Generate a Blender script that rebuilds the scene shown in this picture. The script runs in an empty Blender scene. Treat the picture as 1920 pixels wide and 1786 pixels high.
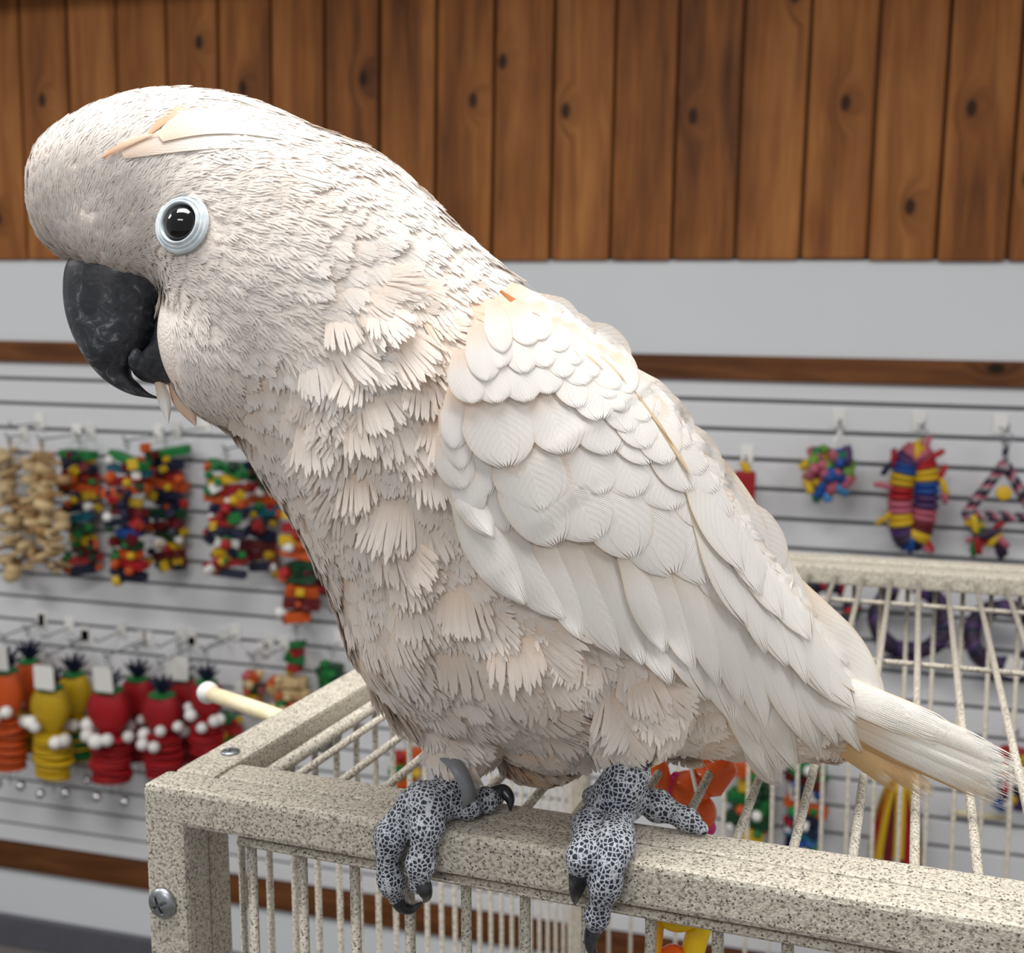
import bpy, bmesh, math, random
import numpy as np
from mathutils import Vector, Matrix, Euler
from mathutils.bvhtree import BVHTree

# ------------------------------------------------------------------ camera
FPX, CX, CY, CAMH = 2050.0, 960.0, 893.0, 1.70
AZ, PITCH, ROLL = math.radians(-14.0335), math.radians(7.1484), math.radians(1.0255)
Fv = Vector((math.sin(AZ)*math.cos(PITCH), math.cos(AZ)*math.cos(PITCH), -math.sin(PITCH)))
R0 = Vector((math.cos(AZ), -math.sin(AZ), 0.0)); U0 = R0.cross(Fv)
Rv = math.cos(ROLL)*R0 + math.sin(ROLL)*U0
Uv = Rv.cross(Fv)
CAM = Vector((0, 0, CAMH))
scene = bpy.context.scene
COL = scene.collection
cam_data = bpy.data.cameras.new('camera')
cam = bpy.data.objects.new('camera', cam_data); COL.objects.link(cam)
cam.matrix_world = Matrix(((Rv.x, Uv.x, -Fv.x, CAM.x), (Rv.y, Uv.y, -Fv.y, CAM.y), (Rv.z, Uv.z, -Fv.z, CAM.z), (0, 0, 0, 1)))
cam_data.sensor_width = 36.0; cam_data.sensor_fit = 'HORIZONTAL'
cam_data.lens = 36.0*FPX/1920.0
cam_data.clip_start = 0.02; cam_data.clip_end = 50
cam_data.dof.use_dof = True; cam_data.dof.focus_distance = 0.475; cam_data.dof.aperture_fstop = 12.0
scene.camera = cam

# ------------------------------------------------------------------ light
world = bpy.data.worlds.new('world'); scene.world = world; world.use_nodes = True
bg = world.node_tree.nodes['Background']
bg.inputs['Color'].default_value = (0.95, 0.97, 1.0, 1); bg.inputs['Strength'].default_value = 0.36
def area(name, loc, sx, sy, power, col=(1.0, 0.98, 0.95)):
    l = bpy.data.lights.new(name, 'AREA'); l.shape = 'RECTANGLE'; l.size = sx; l.size_y = sy
    l.energy = power; l.color = col
    o = bpy.data.objects.new(name, l); COL.objects.link(o); o.location = loc
    return o
# fluorescent ceiling panels of the shop, in a grid
area('ceiling_light_overhead_offscreen', (-0.45, 0.25, 3.0), 1.2, 0.6, 36)
area('ceiling_light_right_offscreen', (1.8, 0.35, 3.0), 1.2, 0.6, 26)
area('ceiling_light_left_offscreen', (-2.7, 0.35, 3.0), 1.2, 0.6, 34)
area('ceiling_light_rear_offscreen', (-0.55, -1.9, 3.0), 1.2, 0.6, 32)
vs = scene.view_settings
vs.view_transform = 'Standard'; vs.look = 'None'; vs.gamma = 1.0; vs.use_curve_mapping = False
vs.exposure = 0.0

# ------------------------------------------------------------------ helpers
rng = random.Random(7)
def ray(px, py): return Fv + Rv*((px-CX)/FPX) + Uv*((CY-py)/FPX)
def pt(px, py, depth): return CAM + ray(px, py)*depth
def proj(p):
    v = Vector(p)-CAM; z = v.dot(Fv)
    return CX+FPX*v.dot(Rv)/z, CY-FPX*v.dot(Uv)/z, z
WALL_Y = 2.45
def wp(px, py, off=0.0):
    d = ray(px, py); return CAM + d*((WALL_Y-off-CAM.y)/d.y)

class MB:
    def __init__(s): s.v = []; s.f = []; s.uv = None
    def add(s, verts, faces):
        b = len(s.v); s.v += [tuple(x) for x in verts]; s.f += [tuple(i+b for i in f) for f in faces]
    def box(s, c, d, M=None):
        x, y, z = d[0]/2, d[1]/2, d[2]/2
        vs_ = [Vector((i*x, j*y, k*z)) for k in (-1, 1) for j in (-1, 1) for i in (-1, 1)]
        if M is not None: vs_ = [M @ v for v in vs_]
        c = Vector(c); vs_ = [v+c for v in vs_]
        s.add(vs_, [(0, 2, 3, 1), (4, 5, 7, 6), (0, 1, 5, 4), (2, 6, 7, 3), (0, 4, 6, 2), (1, 3, 7, 5)])
    def bevbox(s, c, d, r):
        # box with chamfered long edges on all sides (24 verts)
        x, y, z = d[0]/2, d[1]/2, d[2]/2; r = min(r, x*.9, y*.9, z*.9)
        bm = bmesh.new(); bmesh.ops.create_cube(bm, size=1.0)
        bmesh.ops.scale(bm, vec=d, verts=bm.verts)
        bmesh.ops.bevel(bm, geom=bm.edges[:]+bm.verts[:], offset=r, segments=2, profile=.6, affect='EDGES')
        bm.verts.index_update()
        s.add([v.co+Vector(c) for v in bm.verts], [[v.index for v in f.verts] for f in bm.faces]); bm.free()
    def tube(s, pts, rad, n=10, cap=True, closed=False):
        pts = [Vector(p) for p in pts]; m = len(pts)
        if not hasattr(rad, '__len__'): rad = [rad]*m
        up = None; rings = []
        for i, p in enumerate(pts):
            if closed: t = pts[(i+1) % m]-pts[i-1]
            else: t = pts[min(i+1, m-1)]-pts[max(i-1, 0)]
            t.normalize()
            if up is None:
                a = Vector((0, 0, 1)) if abs(t.z) < .9 else Vector((1, 0, 0))
                up = (a-t*a.dot(t)).normalized()
            else:
                up = (up-t*up.dot(t)); up = up.normalized() if up.length > 1e-6 else t.orthogonal().normalized()
            w = t.cross(up)
            rings.append([p+(up*math.cos(2*math.pi*k/n)+w*math.sin(2*math.pi*k/n))*rad[i] for k in range(n)])
        vs_ = [v for r in rings for v in r]; fs = []
        for i in range(m if closed else m-1):
            j = (i+1) % m
            for k in range(n):
                fs.append((i*n+k, i*n+(k+1) % n, j*n+(k+1) % n, j*n+k))
        if cap and not closed:
            fs.append(tuple(range(n-1, -1, -1))); fs.append(tuple((m-1)*n+k for k in range(n)))
        s.add(vs_, fs)
    def sphere(s, c, r, nu=14, nv=9, sc=(1, 1, 1), M=None):
        c = Vector(c); vs_ = [Vector((0, 0, 1))]; fs = []
        for i in range(1, nv):
            th = math.pi*i/nv
            for k in range(nu):
                ph = 2*math.pi*k/nu; vs_.append(Vector((math.sin(th)*math.cos(ph), math.sin(th)*math.sin(ph), math.cos(th))))
        vs_.append(Vector((0, 0, -1)))
        for k in range(nu): fs.append((0, 1+k, 1+(k+1) % nu))
        for i in range(nv-2):
            for k in range(nu):
                a = 1+i*nu+k; b = 1+i*nu+(k+1) % nu
                fs.append((a, a+nu, b+nu, b))
        L = len(vs_)-1; o = 1+(nv-2)*nu
        for k in range(nu): fs.append((L, o+(k+1) % nu, o+k))
        out = []
        for v in vs_:
            v = Vector((v.x*sc[0]*r, v.y*sc[1]*r, v.z*sc[2]*r))
            if M is not None: v = M @ v
            out.append(v+c)
        s.add(out, fs)
    def lathe(s, prof, n=20, M=None, c=(0, 0, 0)):
        vs_ = []; fs = []; m = len(prof); c = Vector(c)
        for (r, z) in prof:
            for k in range(n):
                v = Vector((r*math.cos(2*math.pi*k/n), r*math.sin(2*math.pi*k/n), z))
                if M is not None: v = M @ v
                vs_.append(v+c)
        for i in range(m-1):
            for k in range(n):
                fs.append((i*n+k, i*n+(k+1) % n, (i+1)*n+(k+1) % n, (i+1)*n+k))
        s.add(vs_, fs)
    def mesh(s, name, mat=None, smooth=False):
        me = bpy.data.meshes.new(name); me.from_pydata(s.v, [], s.f)
        if mat: me.materials.append(mat)
        if smooth: me.polygons.foreach_set('use_smooth', [True]*len(me.polygons))
        me.update(); return me
    def build(s, name, mat=None, parent=None, smooth=False):
        return link(name, s.mesh(name, mat, smooth), parent)
def link(name, me, parent=None, loc=None, rot=None, sc=None):
    o = bpy.data.objects.new(name, me); COL.objects.link(o)
    if parent is not None: o.parent = parent
    if loc is not None: o.location = loc
    if rot is not None: o.rotation_euler = rot
    if sc is not None: o.scale = sc
    return o
def tag(o, label=None, cat=None, group=None, kind=None):
    if label: o['label'] = label
    if cat: o['category'] = cat
    if group: o['group'] = group
    if kind: o['kind'] = kind
    return o
def empty(name, loc, label=None, cat=None, group=None):
    o = bpy.data.objects.new(name, None); COL.objects.link(o); o.location = loc; o.empty_display_size = .02
    return tag(o, label, cat, group)

# ------------------------------------------------------------------ materials
class NT:
    def __init__(s, name, rough=.5, spec=.5):
        s.m = bpy.data.materials.new(name); s.m.use_nodes = True; s.t = s.m.node_tree
        s.b = s.t.nodes['Principled BSDF']; s.b.inputs['Roughness'].default_value = rough
        s.b.inputs['Specular IOR Level'].default_value = spec
    def n(s, ty, **kw):
        nd = s.t.nodes.new(ty)
        for k, v in kw.items():
            if k in nd.inputs: 
                if hasattr(v, 'is_linked') or isinstance(v, bpy.types.NodeSocket): s.t.links.new(v, nd.inputs[k])
                else: nd.inputs[k].default_value = v
            else: setattr(nd, k, v)
        return nd
    def l(s, a, b): s.t.links.new(a, b)
    def math(s, op, a, b=None, clamp=False):
        nd = s.t.nodes.new('ShaderNodeMath'); nd.operation = op; nd.use_clamp = clamp
        for i, v in enumerate((a, b)):
            if v is None: continue
            if isinstance(v, bpy.types.NodeSocket): s.l(v, nd.inputs[i])
            else: nd.inputs[i].default_value = v
        return nd.outputs[0]
    def ramp(s, fac, stops):
        nd = s.t.nodes.new('ShaderNodeValToRGB'); e = nd.color_ramp.elements
        while len(e) < len(stops): e.new(.5)
        for i, (p, c) in enumerate(stops):
            e[i].position = p; e[i].color = (c[0], c[1], c[2], 1) if hasattr(c, '__len__') else (c, c, c, 1)
        s.l(fac, nd.inputs[0]); return nd.outputs[0]
    def mix(s, fac, a, b, blend='MIX'):
        nd = s.t.nodes.new('ShaderNodeMix'); nd.data_type = 'RGBA'; nd.blend_type = blend
        for sock, v in ((nd.inputs[0], fac), (nd.inputs[6], a), (nd.inputs[7], b)):
            if isinstance(v, bpy.types.NodeSocket): s.l(v, sock)
            elif hasattr(v, '__len__'): sock.default_value = (v[0], v[1], v[2], 1)
            else: sock.default_value = v
        return nd.outputs[2]
    def bump(s, h, strength=.3, dist=.001):
        nd = s.n('ShaderNodeBump'); nd.inputs['Strength'].default_value = strength; nd.inputs['Distance'].default_value = dist
        s.l(h, nd.inputs['Height']); s.l(nd.outputs[0], s.b.inputs['Normal'])
    def col(s, c):
        if isinstance(c, bpy.types.NodeSocket): s.l(c, s.b.inputs['Base Color'])
        else: s.b.inputs['Base Color'].default_value = (c[0], c[1], c[2], 1)
def srgb(r, g, b):
    f = lambda c: ((c/255+.055)/1.055)**2.4 if c > 10 else c/255/12.92
    return (f(r), f(g), f(b))
_pl = {}
def plastic(name, c, rough=.4, var=.12):
    if name in _pl: return _pl[name]
    t = NT(name, rough, .4); co = t.n('ShaderNodeTexCoord')
    nz = t.n('ShaderNodeTexNoise', Scale=60.0, Detail=3.0); t.l(co.outputs['Object'], nz.inputs['Vector'])
    oi = t.n('ShaderNodeObjectInfo')
    fac = t.math('ADD', t.math('MULTIPLY', nz.outputs[0], .5), t.math('MULTIPLY', oi.outputs['Random'], .5))
    lo = tuple(x*(1-var*2) for x in c); hi = tuple(min(1, x*(1+var)) for x in c)
    t.col(t.ramp(fac, [(.2, lo), (.8, hi)])); t.bump(nz.outputs[0], .1, .001)
    _pl[name] = t.m; return t.m
def wood_mat(name, dark, mid, light, axis=2, scale=1.0, knots=True):
    t = NT(name, .6, .2); co = t.n('ShaderNodeTexCoord'); oi = t.n('ShaderNodeObjectInfo')
    off = t.n('ShaderNodeVectorMath', operation='SCALE'); off.inputs[0].default_value = (13.1, 7.7, 21.3)
    t.l(oi.outputs['Random'], off.inputs['Scale'])
    add = t.n('ShaderNodeVectorMath', operation='ADD'); t.l(co.outputs['Object'], add.inputs[0]); t.l(off.outputs[0], add.inputs[1])
    mp = t.n('ShaderNodeMapping'); sc = [1, 1, 1]; sc = [14*scale]*3; sc[axis] = 1.1*scale; mp.inputs['Scale'].default_value = sc
    # knot: distance to (knot_u, knot_z) attributes in object space
    au = t.n('ShaderNodeAttribute', attribute_type='OBJECT', attribute_name='knot_u'); az_ = t.n('ShaderNodeAttribute', attribute_type='OBJECT', attribute_name='knot_z')
    sx = t.n('ShaderNodeSeparateXYZ'); t.l(co.outputs['Object'], sx.inputs[0])
    comp = ['X', 'Y', 'Z']; ucomp = 'X' if axis == 2 else 'Z'
    du = t.math('SUBTRACT', sx.outputs[ucomp], au.outputs['Fac']); dz = t.math('SUBTRACT', sx.outputs[comp[axis]], az_.outputs['Fac'])
    r2 = t.math('ADD', t.math('MULTIPLY', du, du), t.math('MULTIPLY', t.math('MULTIPLY', dz, dz), .35))
    r = t.math('SQRT', r2)
    kn = t.math('SUBTRACT', 1.0, t.math('DIVIDE', r, .013), clamp=True)
    halo = t.math('SUBTRACT', 1.0, t.math('DIVIDE', r, .04), clamp=True)
    # bend the grain around the knot
    cmb = t.n('ShaderNodeCombineXYZ'); t.l(t.math('MULTIPLY', halo, .05), cmb.inputs[0 if axis == 2 else 2])
    add2 = t.n('ShaderNodeVectorMath', operation='ADD'); t.l(add.outputs[0], add2.inputs[0]); t.l(cmb.outputs[0], add2.inputs[1])
    t.l(add2.outputs[0], mp.inputs['Vector'])
    n1 = t.n('ShaderNodeTexNoise', Scale=1.6, Detail=4.0, Roughness=.55, Distortion=.5); t.l(mp.outputs[0], n1.inputs['Vector'])
    mp2 = t.n('ShaderNodeMapping'); s2 = [90*scale]*3; s2[axis] = 4*scale; mp2.inputs['Scale'].default_value = s2; t.l(add2.outputs[0], mp2.inputs['Vector'])
    n2 = t.n('ShaderNodeTexNoise', Scale=2.0, Detail=4.0); t.l(mp2.outputs[0], n2.inputs['Vector'])
    n3 = t.n('ShaderNodeTexNoise', Scale=5.0, Detail=2.0); t.l(add.outputs[0], n3.inputs['Vector'])
    fac = t.math('ADD', t.math('MULTIPLY', n1.outputs[0], .62), t.math('MULTIPLY', n2.outputs[0], .2))
    fac = t.math('ADD', fac, t.math('MULTIPLY', n3.outputs[0], .18))
    fac = t.math('ADD', fac, t.math('MULTIPLY', t.math('SUBTRACT', oi.outputs['Random'], .5), .10))
    c = t.ramp(fac, [(.3, dark), (.5, mid), (.68, light)])
    if knots:
        c = t.mix(t.math('MULTIPLY', halo, .45), c, dark)
        c = t.mix(t.ramp(kn, [(.0, 0), (.45, .9)]), c, tuple(x*.22 for x in dark))
    t.col(c); t.bump(n2.outputs[0], .25, .001)
    return t.m

def wall_paint(name, c, rough=.55):
    t = NT(name, rough, .3); co = t.n('ShaderNodeTexCoord')
    nz = t.n('ShaderNodeTexNoise', Scale=2.2, Detail=4.0); t.l(co.outputs['Object'], nz.inputs['Vector'])
    n2 = t.n('ShaderNodeTexNoise', Scale=160.0, Detail=2.0); t.l(co.outputs['Object'], n2.inputs['Vector'])
    t.col(t.ramp(nz.outputs[0], [(.3, tuple(x*.95 for x in c)), (.7, c)])); t.bump(n2.outputs[0], .06, .001)
    return t.m

M_plank = wood_mat('cedar_plank', srgb(84, 46, 20), srgb(140, 86, 42), srgb(174, 116, 62))
M_rail = wood_mat('stained_rail', srgb(46, 26, 12), srgb(92, 54, 27), srgb(130, 82, 44), axis=0)
M_dowel = wood_mat('pale_dowel_wood', srgb(196, 180, 140), srgb(224, 210, 172), srgb(238, 228, 196), axis=0, scale=3, knots=False)
M_white = wall_paint('white_paint', srgb(216, 219, 222))
M_slat = wall_paint('slat_laminate', srgb(218, 219, 222), .4)
M_floor = wall_paint('grey_vinyl_floor', srgb(120, 116, 112), .35)
M_base = plastic('grey_vinyl_base', srgb(92, 92, 100), .45)

# ------------------------------------------------------------------ room shell
WX0, WX1 = -4.6, 2.6
m = MB(); m.box((0, .0, -.01), (8.0, 6.0, .02)); m.v = [(x-1.0, y, z) for x, y, z in m.v]
tag(m.build('floor', M_floor), kind='structure')
m = MB(); m.box(((WX0+WX1)/2, WALL_Y+.12, 1.35), (WX1-WX0, .16, 2.7))
wall = tag(m.build('wall_back', M_white), kind='structure')       # face at WALL_Y+.04
GZ0, GST = 1.576, .0644
ZPL = 1.8785; ZR1, ZR0 = 1.6735, 1.6200; ZL1, ZL0 = .2985, .2270
m = MB(); m.box(((WX0+WX1)/2, WALL_Y+.0205, (ZPL+ZR1)/2), (WX1-WX0, .039, ZPL-ZR1)); m.build('wall_panel', M_white, wall)
m = MB(); m.box(((WX0+WX1)/2, WALL_Y+.0205, ZL0/2), (WX1-WX0, .039, ZL0)); m.build('wall_panel', M_white, wall)
m = MB(); m.box(((WX0+WX1)/2, WALL_Y+.037, (ZR0+ZL1)/2), (WX1-WX0, .004, ZR0-ZL1)); m.build('slat_backing', M_slat, wall)
# slats
edges = [ZR0] + [GZ0-GST*k for k in range(20)] + [ZL1]
smesh = None
for k in range(len(edges)-1):
    zt = edges[k]-(.0045 if k else 0); zb = edges[k+1]+.0045
    h = zt-zb
    if h < .012: continue
    if abs(h-(GST-.009)) < 1e-5 and smesh: me = smesh
    else:
        mm = MB(); mm.bevbox((0, 0, 0), (WX1-WX0, .016, h), .0025); mm.box((0, .0175, 0), (WX1-WX0, .020, h*.62)); me = mm.mesh('slat', M_slat)
        if abs(h-(GST-.009)) < 1e-5: smesh = me
    link('slat', me, wall, ((WX0+WX1)/2, WALL_Y+.008, (zt+zb)/2))
# planks
PX0, PST = -1.8897, .13585
knots = {-1: (.5, .5)}
def kn(px, py): p = wp(px, py); return p.x, p.z
KN = [kn(*p) for p in ((85, 190), (378, 82), (685, 150), (890, 190), (945, 118), (1300, 220), (1603, 70), (1820, 205), (1585, 195), (2, 410))]
pm = MB(); pm.bevbox((0, 0, 0), (PST-.0075, .02, 2.62-ZPL), .004); pme = pm.mesh('plank', M_plank)
for k in range(-22, 36):
    xc = PX0+PST*(k+.5)
    if xc < WX0+.07 or xc > WX1-.07: continue
    zj = rng.uniform(-.003, .003)
    o = link('plank', pme, wall, (xc, WALL_Y-.002+rng.uniform(-.0012, .0012), (2.62+ZPL)/2+zj))
    ku, kz = 5.0, 5.0
    for (x, z) in KN:
        if abs(x-xc) < PST/2: ku, kz = x-xc, z-o.location.z
    if ku > 1 and rng.random() < .45: ku, kz = rng.uniform(-.04, .04), rng.uniform(-.3, .3)
    o['knot_u'] = ku; o['knot_z'] = kz
m = MB(); m.box(((WX0+WX1)/2, WALL_Y+.027, (2.62+ZPL)/2+.004), (WX1-WX0, .022, 2.62-ZPL-.01)); pb = m.build('plank_backing', M_plank, wall); pb['knot_u'] = 9.0; pb['knot_z'] = 9.0
def rail(name, z0, z1, parent=None):
    m = MB(); m.bevbox((0, 0, 0), (WX1-WX0, .024, z1-z0), .004)
    o = m.build(name, M_rail); o.location = ((WX0+WX1)/2, WALL_Y-.002, (z0+z1)/2)
    tag(o, kind='structure'); return o
r1 = rail('trim_1', ZR0, ZR1)
k = kn(1865, 690); r1['knot_u'] = k[1]-r1.location.z; r1['knot_z'] = k[0]-r1.location.x
r2 = rail('trim_2', ZL0, ZL1); k = kn(60, 1600); r2['knot_u'] = 9.0; r2['knot_z'] = 9.0
m = MB(); m.bevbox((0, 0, 0), (WX1-WX0, .34, .12), .006)
o = m.build('trim_3', M_plank); o.location = ((WX0+WX1)/2, WALL_Y-.16, 2.62); o['knot_u'] = 9.0; o['knot_z'] = 9.0; tag(o, kind='structure')
m = MB(); m.bevbox((0, 0, 0), (WX1-WX0, .02, .088), .004); o = m.build('baseboard_back', M_base); o.location = ((WX0+WX1)/2, WALL_Y-.008, .044); tag(o, kind='structure')

# ------------------------------------------------------------------ cage
def cage_mat():
    t = NT('speckled_powder_coat', .42, .45); co = t.n('ShaderNodeTexCoord')
    v = t.n('ShaderNodeTexVoronoi', Scale=820.0); t.l(co.outputs['Object'], v.inputs['Vector'])
    n1 = t.n('ShaderNodeTexNoise', Scale=640.0, Detail=3.0, Roughness=.65); t.l(co.outputs['Object'], n1.inputs['Vector'])
    n2 = t.n('ShaderNodeTexNoise', Scale=9.0, Detail=3.0); t.l(co.outputs['Object'], n2.inputs['Vector'])
    base = t.ramp(n1.outputs[0], [(.35, srgb(132, 124, 110)), (.48, srgb(198, 190, 175)), (.68, srgb(224, 218, 204))])
    wn = t.n('ShaderNodeTexWhiteNoise'); t.l(v.outputs['Position'], wn.inputs['Vector'])
    sp = t.math('MULTIPLY', t.math('GREATER_THAN', wn.outputs['Value'], .82), t.math('LESS_THAN', v.outputs['Distance'], .42))
    c = t.mix(t.math('MULTIPLY', sp, .85), base, srgb(50, 45, 38))
    c = t.mix(t.math('MULTIPLY', n2.outputs[0], .10), c, srgb(150, 138, 118))
    t.col(c); t.bump(n1.outputs[0], .9, .0009)
    return t.m
M_cage = cage_mat()
def metal(name, c, rough=.3):
    t = NT(name, rough); t.b.inputs['Metallic'].default_value = 1.0; co = t.n('ShaderNodeTexCoord')
    n = t.n('ShaderNodeTexNoise', Scale=300.0, Detail=3.0); t.l(co.outputs['Object'], n.inputs['Vector'])
    t.col(t.ramp(n.outputs[0], [(.3, tuple(x*.7 for x in c)), (.7, c)])); t.bump(n.outputs[0], .15, .0004); return t.m
M_zinc = metal('zinc_plated_steel', srgb(176, 180, 184), .38)
M_chrome = metal('polished_steel', srgb(215, 215, 218), .16)

cX = Vector((0.99372625, -0.10910261, 0.02459203)); cY = Vector((0.109141044, 0.994026249, -0.00022217)); cZ = cX.cross(cY)
P0 = pt(275, 1470, .56)
cHT = P0.z/cZ.z
cOrg = P0 - cZ*cHT
CM = Matrix(((cX.x, cY.x, cZ.x, cOrg.x), (cX.y, cY.y, cZ.y, cOrg.y), (cX.z, cY.z, cZ.z, cOrg.z), (0, 0, 0, 1)))
def cw(x, y, z): return P0 + cX*x + cY*y + cZ*z            # cage top-corner coordinates -> world
def on_top(px, py, h=0.0):
    d = ray(px, py); return CAM + d*(((P0-CAM).dot(cZ)+h)/d.dot(cZ))
def on_front(px, py, off=0.0):
    d = ray(px, py); return CAM + d*(((P0-CAM).dot(cY)+off)/d.dot(cY))
cage = empty('bird_cage', (0, 0, 0), 'beige speckled metal parrot cage with a barred top', 'cage')
cage.matrix_world = CM
CWD, CDP = .66, .742
def cbox(name, x0, x1, y0, y1, z0, z1, r=.0022, mat=None, parent=None):
    m = MB(); m.bevbox((0, 0, 0), (x1-x0, y1-y0, z1-z0), r)
    o = m.build(name, mat or M_cage, parent or cage, smooth=False); o.location = ((x0+x1)/2, (y0+y1)/2, cHT+(z0+z1)/2)
    return o
def cbar(name, a, b, r, n=10, mat=None):
    a = Vector(a); b = Vector(b); d = b-a; L = d.length
    key = (round(L, 4), r, n)
    if key not in _bars:
        m = MB(); m.tube([(0, 0, -L/2), (0, 0, L/2)], r, n); _bars[key] = m.mesh(name, mat or M_cage, True)
    o = link(name, _bars[key], cage, (a+b)/2+Vector((0, 0, cHT)), d.to_track_quat('Z', 'Y').to_euler())
    return o
_bars = {}
zb = -1.10                       # bottom of the barred panels
# top frame tubes: outer frame and inner lid frame
cbox('front_rail', 0, CWD, 0, .0208, -.020, 0, .0028)
cbox('lid_front_rail', .027, CWD-.026, .0214, .0425, -.019, -.0004, .0028)
cbox('side_rail', .001, .0262, .0212, CDP-.022, -.021, 0, .0024)
cbox('side_rail', CWD-.0262, CWD-.001, .0212, CDP-.022, -.021, 0, .0024)
cbox('back_rail', 0, CWD, CDP-.021, CDP+.004, -.020, .004, .0028)
cbox('lid_back_rail', .027, CWD-.026, .699, .7200, -.0195, -.0004, .0028)
# posts, doubled by the panel frame behind
for x0 in (-.0028, CWD-.0185):
    for y0 in (.0, CDP-.021):
        cbox('corner_post', x0, x0+.0242, y0+.0002, y0+.0212, -cHT, -.0002, .0026)
cbox('panel_frame', .0025, .0205, .0222, .040, zb, -.022, .002)
cbox('panel_frame', CWD-.0205, CWD-.0025, .0222, .040, zb, -.022, .002)
# lid bars
zt = -.0105; rb = .00235
cbar('lid_side_bar', (.0335, .043, -.013), (.0335, .699, -.013), .0042)
xs = [.2637+.0264*k for k in range(-8, 15)]
for x in xs:
    cbar('lid_bar', (x, .0415, zt), (x, .700, zt), rb)
for y in (.212, .412, .612):
    cbar('cross_bar', (.028, y, zt-.0046), (CWD-.028, y, zt-.0046), .0021)
# front panel
fy = .0115
cbar('front_wire', (.049, fy-.003, -.0262), (CWD-.03, fy-.003, -.0262), .0024)
cbar('front_wire', (.049, fy-.003, -.42), (CWD-.03, fy-.003, -.42), .0024)
for k in range(20):
    x = .0523+.0297*k
    if x > CWD-.03: break
    cbar('front_bar', (x, fy+.0025, zb), (x, fy+.0025, -.0255), .0026)
# side and back panels
for sx in (.0125, CWD-.0125):
    for k in range(24):
        y = .062+.0272*k
        if y > CDP-.04: break
        cbar('side_bar', (sx, y, zb), (sx, y, -.021), .0022, 8)
for k in range(23):
    x = .045+.0262*k
    if x > CWD-.03: break
    cbar('back_bar', (x, CDP-.009, zb), (x, CDP-.009, -.020), .0022, 8)
for y0, y1 in ((.0, .0208), (CDP-.021, CDP)):
    cbox('bottom_rail', .0, CWD, y0, y1, zb-.025, zb)
for x0 in (.001, CWD-.026):
    cbox('bottom_rail', x0, x0+.025, .021, CDP-.021, zb-.025, zb)
cbox('tray', .01, CWD-.01, .01, CDP-.01, zb-.07, zb-.0255)
# screws
def screw(c, nrm, r, dome):
    nrm = Vector(nrm).normalized(); M = nrm.to_track_quat('Z', 'Y').to_matrix()
    prof = [(r*1.0, 0), (r, .0008)]+[(r*math.cos(a), .0008+dome*math.sin(a)) for a in [i*math.pi/2/6 for i in range(1, 6)]]+[(.0001, .0008+dome)]
    # head with a really cut cross recess; its floor is a bare zinc plate
    prof = [(.0001, -.0012), (r*.9, -.0012), (r*.9, 0)]+prof
    m = MB(); m.lathe(prof, 24, M)
    hd_ = bpy.data.objects.new('screw', m.mesh('screw', M_zinc, True)); COL.objects.link(hd_)
    bm = bmesh.new(); bm.from_mesh(hd_.data); bmesh.ops.remove_doubles(bm, verts=bm.verts, dist=.00015); bmesh.ops.holes_fill(bm, edges=bm.edges); bmesh.ops.recalc_face_normals(bm, faces=bm.faces); bm.to_mesh(hd_.data); bm.free()
    zf = .0008+dome*.25
    for a in (.5, .5+math.pi/2):
        c_ = MB(); c_.box(M @ Vector((0, 0, zf+dome)), (r*1.05, r*.19, dome*2), M @ Matrix.Rotation(a, 3, 'Z'))
        co_ = c_.build('cutter', M_zinc); md = hd_.modifiers.new('cut', 'BOOLEAN'); md.operation = 'DIFFERENCE'; md.object = co_; md.solver = 'EXACT'
        ev = hd_.evaluated_get(bpy.context.evaluated_depsgraph_get()); new = bpy.data.meshes.new_from_object(ev)
        hd_.modifiers.clear(); hd_.data = new; bpy.data.objects.remove(co_)
    o = hd_; o.parent = cage; o.location = Vector(c)+Vector((0, 0, cHT))
    d = MB()
    for a in (.5, .5+math.pi/2):
        d.box(M @ Vector((0, 0, zf)), (r*1.02, r*.17, dome*.06), M @ Matrix.Rotation(a, 3, 'Z'))
    d.build('cross_slot', M_zinc, o)
screw((.0072, 0, -.0625), (0, -1, 0), .0083, .0036)
screw((.0145, .052, 0), (0, 0, 1), .0052, .0013)
screw((.0145, .55, 0), (0, 0, 1), .0052, .0013)

# ------------------------------------------------------------------ cockatoo
# body sections: back contour, front contour (outline of the bird seen from its left side), distance, half width
SEC = [  # (xt,yt, xb,yb, depth, halfwidth)
 (70, 352, 72, 388, .487, .006), (92, 272, 84, 452, .487, .019), (165, 216, 140, 494, .486, .027), (258, 182, 230, 512, .486, .032),
 (365, 176, 318, 560, .486, .0365), (475, 195, 350, 690, .486, .042), (598, 250, 384, 775, .487, .046), (712, 295, 438, 812, .489, .0475),
 (826, 402, 496, 896, .493, .050), (946, 512, 554, 976, .498, .054), (1076, 612, 596, 1062, .504, .058), (1196, 702, 638, 1148, .511, .062),
 (1285, 795, 672, 1246, .517, .064), (1355, 905, 800, 1325, .524, .060), (1424, 1020, 945, 1372, .533, .052), (1484, 1098, 1105, 1392, .542, .043),
 (1553, 1198, 1270, 1396, .551, .033), (1612, 1290, 1430, 1404, .559, .022), (1650, 1355, 1570, 1410, .565, .010)]
def sec3d(s):
    xt, yt, xb, yb, dp, b = s
    A = pt(xt, yt, dp); B = pt(xb, yb, dp); return (A+B)/2, (A-B).length/2, (A-B).normalized(), b
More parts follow.
